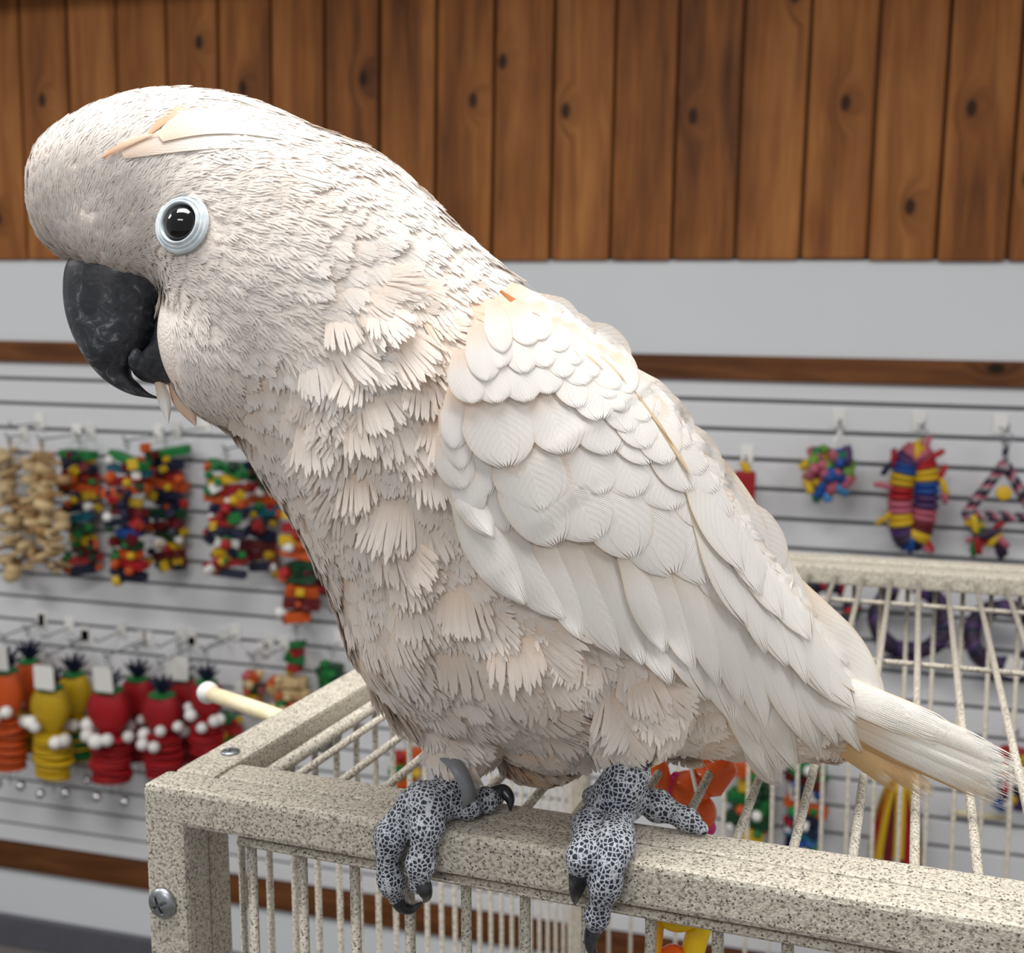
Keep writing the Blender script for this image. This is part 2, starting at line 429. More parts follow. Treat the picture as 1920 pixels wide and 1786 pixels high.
def loft(secs, n=28, sub=4, power=2.0):
    """closed loft of elliptic rings; secs = (centre, half_a, dir_a, half_b)"""
    C = [s[0] for s in secs]; out = []
    m = len(secs)
    def cr(p0, p1, p2, p3, t): return .5*((2*p1)+(p2-p0)*t+(2*p0-5*p1+4*p2-p3)*t*t+(3*p1-p0-3*p2+p3)*t*t*t)
    full = []
    for i in range(m-1):
        q = [secs[max(i-1, 0)], secs[i], secs[i+1], secs[min(i+2, m-1)]]
        for k in range(sub):
            t = k/sub
            full.append((cr(*[x[0] for x in q], t), max(cr(*[x[1] for x in q], t), .0004), cr(*[x[2] for x in q], t).normalized(), max(cr(*[x[3] for x in q], t), .0004)))
    full.append(secs[-1])
    mb = MB(); N = len(full); vs_ = []
    for i, (c, a, da, b) in enumerate(full):
        tn = (full[min(i+1, N-1)][0]-full[max(i-1, 0)][0]).normalized()
        db = tn.cross(da).normalized()
        for k in range(n):
            th = 2*math.pi*k/n; vs_.append(c+da*(a*math.cos(th))+db*(b*math.sin(th)))
    fs = []
    for i in range(N-1):
        for k in range(n): fs.append((i*n+k, i*n+(k+1) % n, (i+1)*n+(k+1) % n, (i+1)*n+k))
    fs.append(tuple(range(n-1, -1, -1))); fs.append(tuple((N-1)*n+k for k in range(n)))
    mb.add(vs_, fs); return mb
def fuse(parts, voxel, smooth_iter, mat, name, decim=None):
    """one continuous skin from overlapping closed volumes"""
    mb = MB()
    for p in parts: mb.add(p.v, p.f)
    me = mb.mesh(name); o = bpy.data.objects.new(name, me); COL.objects.link(o)
    r = o.modifiers.new('r', 'REMESH'); r.mode = 'VOXEL'; r.voxel_size = voxel
    if smooth_iter:
        s = o.modifiers.new('s', 'SMOOTH'); s.factor = .5; s.iterations = smooth_iter
    dg = bpy.context.evaluated_depsgraph_get(); ev = o.evaluated_get(dg)
    me2 = bpy.data.meshes.new_from_object(ev); bpy.data.objects.remove(o); bpy.data.meshes.remove(me)
    me2.name = name; me2.materials.clear(); me2.materials.append(mat)
    me2.polygons.foreach_set('use_smooth', [True]*len(me2.polygons)); return me2
S3 = [sec3d(s) for s in SEC]
def blob(px, py, dp, rx, ry, rz_m, ang=0):
    """ellipsoid: rx, ry half sizes in px across the picture, rz half depth in metres, turned by ang"""
    c = pt(px, py, dp); k = dp/FPX; a = math.radians(ang)
    e1 = (Rv*math.cos(a)-Uv*math.sin(a)); e2 = (-Rv*math.sin(a)-Uv*math.cos(a))
    M = Matrix((e1*rx*k, e2*ry*k, Fv*rz_m)).transposed()
    mb = MB(); mb.sphere(c, 1, 24, 16, M=M); return mb
# feathered thighs and vent
blobs = [blob(815, 1250, .528, 105, 150, .032, -18), blob(862, 1385, .528, 58, 80, .020, -12), blob(876, 1412, .526, 34, 30, .011, 0),
         blob(1190, 1240, .500, 120, 130, .028, 10), blob(1188, 1350, .497, 66, 75, .020, 5), blob(1186, 1395, .496, 38, 30, .0125, 0),
         blob(1030, 1350, .537, 130, 85, .03, 10), blob(1010, 1425, .55, 75, 40, .018, 5), blob(985, 1180, .505, 200, 150, .05, 35),
         blob(430, 640, .474, 130, 160, .028, -15), blob(240, 420, .478, 150, 100, .022, 10), blob(520, 400, .478, 130, 110, .034, 20)]
def skin_mat():
    t = NT('peach_white_down', .85, .15); co = t.n('ShaderNodeTexCoord')
    n = t.n('ShaderNodeTexNoise', Scale=60.0, Detail=4.0); t.l(co.outputs['Object'], n.inputs['Vector'])
    n2 = t.n('ShaderNodeTexNoise', Scale=700.0, Detail=2.0); t.l(co.outputs['Object'], n2.inputs['Vector'])
    a = t.n('ShaderNodeAttribute', attribute_name='tint')
    t.col(t.mix(t.math('MULTIPLY', n.outputs[0], .3), a.outputs['Color'], srgb(226, 206, 192))); t.bump(n2.outputs[0], .5, .001)
    return t.m
M_skin = skin_mat()
bird_root = cw(.19, .022, 0.0)
bird = empty('cockatoo', bird_root, 'large pale peach and white cockatoo perched on the cage rail', 'bird')
def bpart(name, mesh, parent=None):
    o = bpy.data.objects.new(name, mesh); COL.objects.link(o); o.parent = parent or bird
    if parent is None: o.matrix_parent_inverse = Matrix.Translation(-bird_root)
    return o
body_me = fuse([loft(S3)]+blobs, .0032, 10, M_skin, 'body')
body = bpart('body', body_me)
BV = BVHTree.FromPolygons([v.co for v in body_me.vertices], [list(p.vertices) for p in body_me.polygons])
def hit_depth(px, py):
    d = ray(px, py); h = BV.ray_cast(CAM, d)
    return None if h[0] is None else (h[0]-CAM).dot(Fv)

# --- plumage flow in picture space (what way feathers lie), peach tint and size, interpolated between samples
FLOW = [(100, 440, -.1, -1), (150, 480, -.1, -1), (70, 330, .3, -1), (150, 225, .8, -.5), (300, 180, 1, -.05), (450, 200, 1, .25), (600, 260, 1, .5),
 (200, 400, .5, -.85), (230, 300, .8, -.6), (280, 490, .75, .3), (240, 460, .6, -.5), (420, 440, .95, .3), (450, 370, 1, .0), (420, 530, .85, .5), (370, 600, .5, .85), (450, 600, .8, .6), (520, 540, .9, .45),
 (370, 720, .35, .93), (420, 770, .4, .9), (480, 690, .6, .8), (650, 420, .9, .45), (800, 450, .8, .6), (700, 560, .7, .7), (600, 660, .45, .9), (540, 780, .15, .98), (640, 800, -.02, 1),
 (740, 690, .3, .95), (780, 850, .05, 1), (560, 900, .3, .95), (640, 1050, .3, .95), (750, 1000, .4, .92), (700, 1200, .35, .93), (850, 1120, .6, .8), (900, 1280, .45, .9),
 (1050, 1300, .5, .86), (1200, 1330, .3, .95), (900, 500, .75, .66), (1100, 640, .8, .6), (1300, 850, .6, .8), (1500, 1150, .7, .7), (1400, 1380, .85, .5), (850, 1400, .2, 1), (1190, 1400, 0, 1), (1000, 1420, .3, .95)]
SIZE = [(100, 400, 8), (200, 300, 10), (260, 440, 7.5), (300, 190, 12), (420, 420, 9), (400, 600, 10), (400, 740, 13), (500, 280, 14), (560, 470, 14), (600, 320, 16), (700, 400, 19), (600, 640, 19), (560, 800, 20), (700, 620, 20), (720, 760, 23),
 (800, 880, 22), (860, 480, 21), (580, 900, 16), (640, 1050, 17), (780, 1020, 20), (700, 1200, 22), (880, 1180, 24), (950, 1300, 24), (1200, 1330, 22), (860, 1390, 16), (1190, 1390, 14), (1000, 600, 20), (1300, 900, 22), (1400, 1350, 24)]
PEACH = [(100, 400, .06), (300, 300, .04), (300, 190, .0), (400, 600, .08), (560, 280, .40), (640, 300, .5), (680, 320, .3), (500, 480, .10), (700, 420, .2), (800, 520, .62), (790, 580, .7), (750, 660, .6), (620, 640, .2), (600, 760, .55), (700, 800, .62), (520, 800, .3),
 (460, 790, .55), (790, 860, .55), (580, 920, .6), (640, 1060, .5), (740, 960, .65), (800, 1060, .6), (720, 1220, .55), (850, 1150, .6), (960, 1280, .55), (1000, 1420, .95), (1180, 1330, .45), (860, 1390, .35), (900, 480, .2), (1000, 580, .3), (1200, 800, .1), (1350, 1400, .8), (1190, 1390, .3)]
def idw(tab, P, nval, p=3.0):
    tab = np.array(tab, float); d = np.hypot(P[:, None, 0]-tab[None, :, 0], P[:, None, 1]-tab[None, :, 1])+4.0
    w = d**-p; w /= w.sum(1, keepdims=True); return w @ tab[:, 2:2+nval]
def inpoly(x, y, poly):
    c = False; n = len(poly)
    for i in range(n):
        x1, y1 = poly[i]; x2, y2 = poly[i-1]
        if (y1 > y) != (y2 > y) and x < (x2-x1)*(y-y1)/(y2-y1)+x1: c = not c
    return c
WING_POLY = [(940, 620), (890, 700), (880, 830), (905, 920), (960, 1040), (1010, 1130), (1100, 1160), (1250, 1230), (1400, 1330), (1610, 1300), (1470, 1020), (1340, 810), (1210, 690), (1050, 620)]
BEAK_POLY = [(118, 504), (230, 520), (322, 560), (332, 690), (250, 760), (120, 640)]
EYE = (342, 420)

nrs = np.random.RandomState(5)
def sample_body(count, seed):
    rs = np.random.RandomState(seed)
    me = body_me; nv = len(me.vertices); co = np.empty(nv*3); me.vertices.foreach_get('co', co); co = co.reshape(-1, 3)
    me.calc_loop_triangles(); nt = len(me.loop_triangles); ti = np.empty(nt*3, int); me.loop_triangles.foreach_get('vertices', ti); ti = ti.reshape(-1, 3)
    a, b, c = co[ti[:, 0]], co[ti[:, 1]], co[ti[:, 2]]
    cr_ = np.cross(b-a, c-a); ar = np.linalg.norm(cr_, axis=1)
    nrm = cr_/(ar[:, None]+1e-12)
    cum = np.cumsum(ar); idx = np.searchsorted(cum, rs.rand(count)*cum[-1])
    u = rs.rand(count); v = rs.rand(count); sw = u+v > 1; u[sw] = 1-u[sw]; v[sw] = 1-v[sw]
    P = a[idx]+(b[idx]-a[idx])*u[:, None]+(c[idx]-a[idx])*v[:, None]
    return P, nrm[idx]
camv = np.array(CAM); Fn, Rn, Un = np.array(Fv), np.array(Rv), np.array(Uv)
def projn(P):
    v = P-camv; z = v @ Fn; return np.stack([CX+FPX*(v @ Rn)/z, CY-FPX*(v @ Un)/z], 1), z
WHITE_T = np.array(srgb(251, 247, 243)); PEACH_R = np.array(srgb(244, 204, 160)); WARM = np.array(srgb(238, 222, 206))
PROF = {2: (0, .6, 1), 3: (0, .5, .88, 1), 4: (0, .4, .72, .93, 1)}
FEATHER_V = []; FEATHER_F = []; FEATHER_C = []; FEATHER_B = []
def plume(P, N, K=7, nseg=3, lenk=1.0, spread=.34, widk=1.35, lift=.10, tint=0.0, seed=1, keep=None, ruffle=0.0, flowtab=FLOW):
    rs = np.random.RandomState(seed)
    px, _ = projn(P)
    fl = idw(flowtab, px, 2); sz = idw(SIZE, px, 1)[:, 0]*.001*lenk; pe = np.clip(idw(PEACH, px, 1, 4)[:, 0]+tint, 0, 1)
    base = sum(len(v) for v in FEATHER_V)
    for i in range(len(P)):
        x, y = px[i]
        if keep is not None and not keep(x, y, N[i]): continue
        n = Vector(N[i]); p = Vector(P[i])
        ang = rs.normal(0, .22+ruffle)
        fx, fy = fl[i]; c_, s_ = math.cos(ang), math.sin(ang); fx, fy = fx*c_-fy*s_, fx*s_+fy*c_
        t = Rv*fx-Uv*fy; t = t-n*t.dot(n)
        if t.length < .15: continue
        t.normalize(); L = sz[i]*rs.uniform(.75, 1.2)
        # follow the skin: centre line through three points
        lf = lift*rs.uniform(.4, 1.5)
        pts_ = [p-n*.0005]
        cur = p; dirn = t; nn = n
        for q in (.5, 1.0):
            g = cur+dirn*(L*.5); h = BV.find_nearest(g)
            if h[0] is None: break
            nn = h[1]; pts_.append(h[0]+nn*(L*lf*(q**1.3)+.0006)); cur = h[0]
            dirn = dirn-nn*dirn.dot(nn); dirn = dirn.normalized() if dirn.length > 1e-5 else t
        if len(pts_) < 3: continue
        A, B, Cc = pts_; b = n.cross(t).normalized()
        shade = rs.uniform(.93, 1.03); pr = pe[i]*rs.uniform(.6, 1.2)*.8
        rootc = WHITE_T*(1-min(1, pr*1.1+.10))+PEACH_R*min(1, pr*1.1+.10)
        tipc = (WHITE_T*(1-pr*.33)+PEACH_R*pr*.33)*shade
        V = []; Fc = []; Cl = []; Bl = []; rnd = rs.uniform(0, 40)
        US = PROF[nseg]; ww = 2*spread/K*widk
        for k in range(K):
            s = (k/(K-1)*2-1); kl = (1-.22*s*s)*rs.uniform(.90, 1.08); bend = rs.normal(0, max(.008, .02+ruffle*.15)); zz = rs.uniform(0, .012)
            row = []
            for j in range(nseg+1):
                u = US[j]*kl
                c = A*((1-u)*(1-2*u)) + B*(4*u*(1-u)) + Cc*(u*(2*u-1))
                off = L*spread*s*min(1, .25+1.05*u-.3*u*u)+L*bend*u*u
                w = L*ww*(.45 if j == 0 else 1.0) if j < nseg else L*ww*.22
                dz = nn*(-.35*s*s*L*u*spread*.4+L*zz*u)
                row.append((c+b*(off-w/2)+dz, c+b*(off+w/2)+dz, u))
            o = base+len(V)
            for (l_, r_, u) in row:
                cc_ = min(1, max(0, (u-.15)*1.5)); V += [l_, r_]; Bl += [(u*2.2, s*6-.7, rnd), (u*2.2, s*6+.7, rnd)]; cc = rootc*(1-cc_)+tipc*cc_; Cl += [cc, cc]
            for j in range(nseg): Fc.append((o+2*j, o+2*j+1, o+2*j+3, o+2*j+2))
        FEATHER_V.append(V); FEATHER_F.append(Fc); FEATHER_C.append(Cl); FEATHER_B.append(Bl); base += len(V)
def flush_plumage(name, mat):
    V = [v for b in FEATHER_V for v in b]; Fc = [f for b in FEATHER_F for f in b]; C_ = np.array([c for b in FEATHER_C for c in b])
    me = bpy.data.meshes.new(name); me.from_pydata([tuple(v) for v in V], [], Fc); me.materials.append(mat)
    at = me.color_attributes.new('tint', 'FLOAT_COLOR', 'POINT')
    at.data.foreach_set('color', np.concatenate([C_, np.ones((len(C_), 1))], 1).astype(np.float32).ravel())
    ab = me.attributes.new('barb', 'FLOAT_VECTOR', 'POINT'); ab.data.foreach_set('vector', np.array([c for b in FEATHER_B for c in b], dtype=np.float32).ravel())
    me.polygons.foreach_set('use_smooth', [True]*len(me.polygons)); me.update(); FEATHER_B.clear()
    FEATHER_V.clear(); FEATHER_F.clear(); FEATHER_C.clear()
    o = bpart(name, me); o['kind'] = 'stuff'; return o
def plume_mat():
    t = NT('soft_feather_barbs', .75, .2); a = t.n('ShaderNodeAttribute', attribute_name='tint')
    ba = t.n('ShaderNodeAttribute', attribute_name='barb')
    nz = t.n('ShaderNodeTexNoise', Scale=2.6, Detail=3.0, Roughness=.7); t.l(ba.outputs['Vector'], nz.inputs['Vector'])
    col_ = t.mix(t.ramp(nz.outputs[0], [(.32, .34), (.50, 0)]), a.outputs['Color'], srgb(238, 208, 178))
    t.col(col_); t.b.inputs['Sheen Weight'].default_value = .12; t.bump(nz.outputs[0], .30, .0010)
    # thin barbs let some light through
    tr = t.n('ShaderNodeBsdfTranslucent'); t.l(col_, tr.inputs['Color'])
    mx = t.n('ShaderNodeMixShader'); mx.inputs[0].default_value = .25
    out = t.t.nodes['Material Output']; t.l(t.b.outputs[0], mx.inputs[1]); t.l(tr.outputs[0], mx.inputs[2]); t.l(mx.outputs[0], out.inputs['Surface'])
    return t.m
M_plume = plume_mat()
def far_ok(N_): return True
def keep_common(x, y):
    if (x-EYE[0])**2+(y-EYE[1])**2 < 56**2: return False
    if inpoly(x, y, BEAK_POLY): return False
    if y > 1434 and 800 < x < 930: return False
    return True
def keep_body(x, y, n):
    near = float(np.dot(n, Fn)) < .35
    if near and inpoly(x, y, WING_POLY): return False
    if not near and rs_keep.rand() > .5: return False
    return keep_common(x, y)
rs_keep = np.random.RandomState(3)
# skin colour follows the plumage tint
_co = np.empty(len(body_me.vertices)*3); body_me.vertices.foreach_get('co', _co); _px, _ = projn(_co.reshape(-1, 3))
_pe = np.clip(idw(PEACH, _px, 1, 4), 0, 1)*.75+.10
_at = body_me.color_attributes.new('tint', 'FLOAT_COLOR', 'POINT')
_at.data.foreach_set('color', np.concatenate([WHITE_T*(1-_pe)+PEACH_R*_pe, np.ones((len(_pe), 1))], 1).astype(np.float32).ravel())
isface = lambda x, y: (x < 560 and y < 640) or (x < 420)
CROWN = [(110, 260), (200, 170), (420, 150), (620, 230), (760, 310), (700, 360), (560, 330), (420, 290), (300, 290), (180, 330)]
P, N = sample_body(15000, 11)
plume(P, N, K=13, nseg=3, spread=.36, widk=1.6, lift=.085, seed=2, keep=lambda x, y, n: (not isface(x, y)) and keep_body(x, y, n) and rs_keep.rand() < .55)
P, N = sample_body(60000, 12)
plume(P, N, K=4, nseg=2, spread=.20, widk=1.15, lift=.085, seed=3, keep=lambda x, y, n: isface(x, y) and keep_body(x, y, n))
# sleek long feathers over the crown
P, N = sample_body(16000, 17)
plume(P, N, K=9, nseg=3, spread=.20, widk=1.5, lift=.045, seed=8, lenk=1.9, ruffle=-.14, keep=lambda x, y, n: inpoly(x, y, CROWN) and keep_common(x, y) and rs_keep.rand() < .6)
# loose ruff: lifted, ruffled feathers on the side of the neck and breast
RUFF = [(600, 560), (800, 480), (880, 600), (850, 720), (840, 860), (800, 960), (720, 1000), (600, 860), (560, 720)]
P, N = sample_body(5200, 13)
plume(P, N, K=22, nseg=4, spread=.46, widk=1.35, lift=.20, seed=4, ruffle=.22, lenk=1.3, keep=lambda x, y, n: inpoly(x, y, RUFF) and float(np.dot(n, Fn)) < .2 and rs_keep.rand() < .55)
SKIRT = [(660, 1180), (760, 1000), (900, 1080), (1000, 1160), (1250, 1240), (1330, 1400), (1150, 1420), (900, 1330), (880, 1450), (810, 1430), (780, 1330), (680, 1290)]
P, N = sample_body(5200, 14)
plume(P, N, K=20, nseg=4, spread=.44, widk=1.35, lift=.17, seed=5, ruffle=.12, lenk=1.3, keep=lambda x, y, n: inpoly(x, y, SKIRT) and float(np.dot(n, Fn)) < .3 and rs_keep.rand() < .45)
flush_plumage('plumage', M_plume)

# --- large feathers: strips of barbs on both sides of the shaft
def feather_mat(name, tip, root, stain):
    t = NT(name, .62, .25); uv = t.n('ShaderNodeUVMap'); sx = t.n('ShaderNodeSeparateXYZ'); t.l(uv.outputs[0], sx.inputs[0])
    u, v = sx.outputs['X'], sx.outputs['Y']                       # u: root 0 .. tip 1, v: -1 .. 1 stored as 0..1
    av = t.math('ABSOLUTE', t.math('SUBTRACT', v, .5))            # 0 shaft .. .5 edge
    oi = t.n('ShaderNodeObjectInfo'); co = t.n('ShaderNodeTexCoord')
    nz = t.n('ShaderNodeTexNoise', Scale=70.0, Detail=3.0); t.l(co.outputs['Object'], nz.inputs['Vector'])
    c = t.mix(t.ramp(u, [(.1, 0), (.5, 1)]), root, tip)
    edge = t.math('MULTIPLY', t.ramp(av, [(.43, 0), (.5, 1)]), t.math('MULTIPLY', nz.outputs[0], 1.3), clamp=True)
    c = t.mix(edge, c, stain)
    c = t.mix(t.math('MULTIPLY', oi.outputs['Random'], .30), c, tuple(x*.86 for x in tip))
    shaft = t.math('SUBTRACT', 1.0, t.math('DIVIDE', av, .012), clamp=True)
    c = t.mix(t.math('MULTIPLY', shaft, .5), c, tuple(x*1.04 for x in tip))
    # barbs run slantwise from the shaft to the edge
    ph = t.math('ADD', t.math('MULTIPLY', u, 230.0), t.math('MULTIPLY', av, -190.0))
    ph = t.math('ADD', ph, t.math('MULTIPLY', nz.outputs[0], 8.0))
    w = t.math('SINE', ph)
    w2 = t.math('SINE', t.math('MULTIPLY', ph, .31))
    hgt = t.math('ADD', t.math('MULTIPLY', w, .5), t.math('ADD', t.math('MULTIPLY', w2, .5), t.math('MULTIPLY', shaft, 1.5)))
    t.col(c); t.bump(hgt, .20, .0003)
    tr = t.n('ShaderNodeBsdfTranslucent'); t.l(c, tr.inputs['Color'])
    mx = t.n('ShaderNodeMixShader'); mx.inputs[0].default_value = .2
    out = t.t.nodes['Material Output']; t.l(t.b.outputs[0], mx.inputs[1]); t.l(tr.outputs[0], mx.inputs[2]); t.l(mx.outputs[0], out.inputs['Surface'])
    return t.m
M_covert = feather_mat('covert_feather', srgb(244, 240, 235), srgb(240, 214, 192), srgb(232, 214, 190))
M_flight = feather_mat('flight_feather', srgb(243, 239, 233), srgb(238, 218, 196), srgb(232, 210, 172))
M_tail = feather_mat('tail_feather', srgb(246, 243, 236), srgb(224, 178, 128), srgb(222, 184, 128))
M_under = feather_mat('under_tail_feather', srgb(214, 178, 130), srgb(206, 164, 116), srgb(196, 150, 96))
M_salmon = feather_mat('salmon_crest_feather', srgb(234, 206, 182), srgb(226, 176, 140), srgb(224, 166, 126))
M_yellow = feather_mat('cream_stained_feather', srgb(238, 228, 204), srgb(232, 208, 160), srgb(222, 184, 120))

_spc = [Vector(((s[0]+s[2])/2, (s[1]+s[3])/2)) for s in SEC]
_spa = [math.hypot(s[0]-s[2], s[1]-s[3])/2 for s in SEC]
def wing_depth(px, py):
    """distance of the folded wing's outer face behind a picture point: a shell that hugs the body side"""
    p = Vector((px, py)); best = None
    for i in range(6, len(_spc)-1):
        a, b = _spc[i], _spc[i+1]; ab = b-a
        t = (p-a).dot(ab)/ab.length_squared
        tc = max(0 if i > 6 else -1, min(1 if i < len(_spc)-2 else 2.5, t)); q = a+ab*tc; d = (p-q).length
        if best is None or d < best[0]: best = (d, i, tc, q, ab)
    d, i, t, q, ab = best; tt = max(0, min(1, t))
    A = _spa[i]*(1-tt)+_spa[i+1]*tt; dp = SEC[i][4]*(1-t)+SEC[i+1][4]*t; b = SEC[i][5]*(1-tt)+SEC[i+1][5]*tt
    A = max(A, 90); b = max(b, .016)
    perp = Vector((ab.y, -ab.x)).normalized()
    n = (p-q).dot(perp)/A
    kk = .965 if n > 0 else .74
    r = 1-min(.985, (kk*n)**2)
    return dp-(b+.003)*math.sqrt(r)
def shell_depth(px, py):
    d = wing_depth(px, py)
    h = hit_depth(px, py)
    if h is not None: d = min(d, h-.0012)
    return d
def feather(name, path, width, mat, parent, layer, depthf, shape='covert', nu=12, nv=8, split=.92, fray=.05, seed=0, camber=.0014, lift=.0015, twist=0.0):
    """path: picture points root->tip; width px; the sheet follows depthf minus its layer height"""
    rs = random.Random(seed)
    P = [Vector(p) for p in path]
    if len(P) == 2: P = [P[0], (P[0]+P[1])/2, P[1]]
    def bez(u):
        if len(P) == 3: return P[0]*((1-u)*(1-2*u))+P[1]*(4*u*(1-u))+P[2]*(u*(2*u-1))
    L = (P[-1]-P[0]).length
    def wid(u):
        if shape == 'covert': w = min(1, .5+1.1*u)*math.sqrt(max(0, 1-max(0, (u-.45)/.55)**2.3))
        elif shape == 'quill': w = min(1, .62+.8*u)*max(0, 1-max(0, (u-.55)/.45)**2.0)**.75
        elif shape == 'flight': w = min(1, .62+.8*u)*math.sqrt(max(0, 1-max(0, (u-.50)/.50)**2.2))
        elif shape == 'lance': w = math.sin(math.pi*min(1, .04+.96*u)**.8)**.8
        elif shape == 'point': w = min(1, .6+.9*u)*max(0, 1-max(0, (u-.4)/.6)**1.8)
        else: w = min(1, .55+.9*u)*(1 if u < .9 else 1-(u-.9)*2.0)
        return w
    verts = []; faces = []; uvs = []
    for j in range(nv):
        v0 = j/nv*2-1; v1 = (j+1)/nv*2-1; vm = (v0+v1)/2
        endl = 1.0+rs.uniform(-fray, fray*.5)
        sj = split*rs.uniform(.95, 1.0) if split < 1 else 1
        rows = []
        for i in range(nu+1):
            u0 = i/nu; u = u0*endl
            c = bez(min(u, 1.08)); t = (bez(min(1.0, u+.03))-bez(max(0, u-.03))).normalized(); nrm = Vector((t.y, -t.x))
            w = wid(min(u0, .985))*width/2
            if u0 > sj: g = .25+.75*(1-(u0-sj)/max(1e-3, 1-sj)); a = vm+(v0-vm)*g; b = vm+(v1-vm)*g
            else: a, b = v0, v1
            for vv in (a, b):
                q = c+nrm*(w*vv)
                # rounded end: outer strips end earlier
                dep = depthf(q.x, q.y)-layer-camber*(1-vv*vv)-lift*u0*u0+twist*vv
                rows.append((q.x, q.y, dep, u0, vv))
        base = len(verts)
        for (x, y, dep, u0, vv) in rows:
            verts.append(pt(x, y, dep)); uvs.append((u0, vv*.5+.5))
        for i in range(nu):
            o = base+2*i; faces.append((o, o+1, o+3, o+2))
    # weld the strips where they touch
    me = bpy.data.meshes.new(name); me.from_pydata([tuple(v) for v in verts], [], faces)
    uvl = me.uv_layers.new(name='UVMap')
    for lp in me.loops: uvl.data[lp.index].uv = uvs[lp.vertex_index]
    bm = bmesh.new(); bm.from_mesh(me); bmesh.ops.remove_doubles(bm, verts=bm.verts, dist=.00004); bm.to_mesh(me); bm.free()
    me.materials.append(mat); me.polygons.foreach_set('use_smooth', [True]*len(me.polygons)); me.update()
    o = bpy.data.objects.new(name, me); COL.objects.link(o); o.parent = parent
    if parent is bird: o.matrix_parent_inverse = Matrix.Translation(-bird_root)
    return o
def interp(poly, t):
    poly = [Vector(p) for p in poly]; d = [0]
    for a, b in zip(poly, poly[1:]): d.append(d[-1]+(b-a).length)
    s = t*d[-1]
    for i in range(len(poly)-1):
        if s <= d[i+1]+1e-9: return poly[i].lerp(poly[i+1], (s-d[i])/max(1e-9, d[i+1]-d[i]))
    return poly[-1]
# wing: an arm slab with rows of feathers on it
def slab(front, back, depthf, off0, off1, nr=16, nc=10):
    mb = MB(); vs_ = []; fs = []
    for side, off in ((0, off0), (1, off1)):
        for i in range(nr):
            a = interp(front, i/(nr-1)); b = interp(back, i/(nr-1))
            for j in range(nc):
                q = a.lerp(b, j/(nc-1)); e = min(1, 4*min(j/(nc-1), 1-j/(nc-1))+.1)*min(1, 4*min(i/(nr-1), 1-i/(nr-1))+.1)
                vs_.append(pt(q.x, q.y, depthf(q.x, q.y)-off*(e if side == 0 else 1)))
    S = nr*nc
    for i in range(nr-1):
        for j in range(nc-1):
            a = i*nc+j; fs.append((a, a+1, a+nc+1, a+nc)); fs.append((S+a, S+a+nc, S+a+nc+1, S+a+1))
    rim = [j for j in range(nc)]+[i*nc+nc-1 for i in range(1, nr)]+[(nr-1)*nc+j for j in range(nc-2, -1, -1)]+[i*nc for i in range(nr-2, 0, -1)]
    for k in range(len(rim)):
        a, b = rim[k], rim[(k+1) % len(rim)]; fs.append((b, a, S+a, S+b))
    mb.add(vs_, fs); return mb
wing = bpart('wing', slab([(930, 600), (868, 690), (862, 800), (880, 900), (920, 1000), (985, 1090)], [(1010, 590), (1140, 668), (1270, 795), (1370, 950), (1450, 1090), (1560, 1270)], shell_depth, .0015, -.008).mesh('wing', M_skin, True))
fid = 0
def row(roots, tips, n, width, layer, name, mat, shape='covert', jit=10, step=.00022, mid=None, **kw):
    global fid
    for k in range(n):
        t = k/(n-1) if n > 1 else 0
        a = interp(roots, t); b = interp(tips, t); rs = random.Random(fid*31+5)
        a = a+Vector((rs.uniform(-jit, jit), rs.uniform(-jit, jit))); b = b+Vector((rs.uniform(-jit, jit), rs.uniform(-jit, jit)))
        w = width*rs.uniform(.88, 1.12); fid += 1
        mm = M_yellow if (mat is M_flight and a.y > 1035 and rs.random() < .25) else mat
        nrm = Vector(((b-a).y, -(b-a).x)).normalized()
        md = (a+b)/2+nrm*rs.uniform(-.03, .05)*(b-a).length
        feather(name, [a, md, b], w, mm, wing, layer+step*(n-k)+rs.uniform(0, .0002), shell_depth, shape, seed=fid, **kw)
FL = dict(shape='quill', nu=18, nv=8, split=.95, fray=.015, camber=.0018, lift=.0050, twist=.0018)
row([(1330, 1060), (1390, 1070), (1440, 1090), (1480, 1120), (1500, 1150)], [(1440, 1455), (1500, 1425), (1565, 1408), (1632, 1398), (1652, 1318)], 7, 78, .0010, 'primary_feather', M_flight, **FL)
row([(1010, 970), (1120, 990), (1230, 1020), (1330, 1050), (1400, 1060)], [(1092, 1208), (1208, 1242), (1295, 1298), (1385, 1380), (1470, 1440)], 8, 104, .0016, 'secondary_feather', M_flight, **FL)
row([(1180, 1000), (1270, 1000), (1350, 1010), (1400, 1040)], [(1255, 1215), (1345, 1275), (1420, 1365), (1500, 1390)], 6, 84, .0030, 'secondary_feather', M_flight, **FL)
row([(1300, 900), (1350, 950), (1400, 1010), (1440, 1060), (1470, 1100)], [(1400, 1180), (1470, 1250), (1535, 1290), (1590, 1330), (1650, 1315)], 7, 82, .0042, 'tertial_feather', M_flight, **FL)
row([(1290, 810), (1350, 900), (1400, 980)], [(1400, 1062), (1450, 1150), (1520, 1200)], 4, 84, .0056, 'tertial_feather', M_flight, **FL)
feather('alula_feather', [(872, 860), (905, 1000), (985, 1132)], 92, M_flight, wing, .0050, shell_depth, seed=901, **FL)
feather('alula_feather', [(862, 850), (880, 930), (925, 1005)], 66, M_flight, wing, .0042, shell_depth, seed=902, **FL)
feather('alula_feather', [(930, 930), (985, 1050), (1060, 1160)], 110, M_flight, wing, .0034, shell_depth, seed=903, **FL)
CV = dict(shape='covert', nu=14, nv=8, split=.965, fray=.012, camber=.0006, lift=.0007)
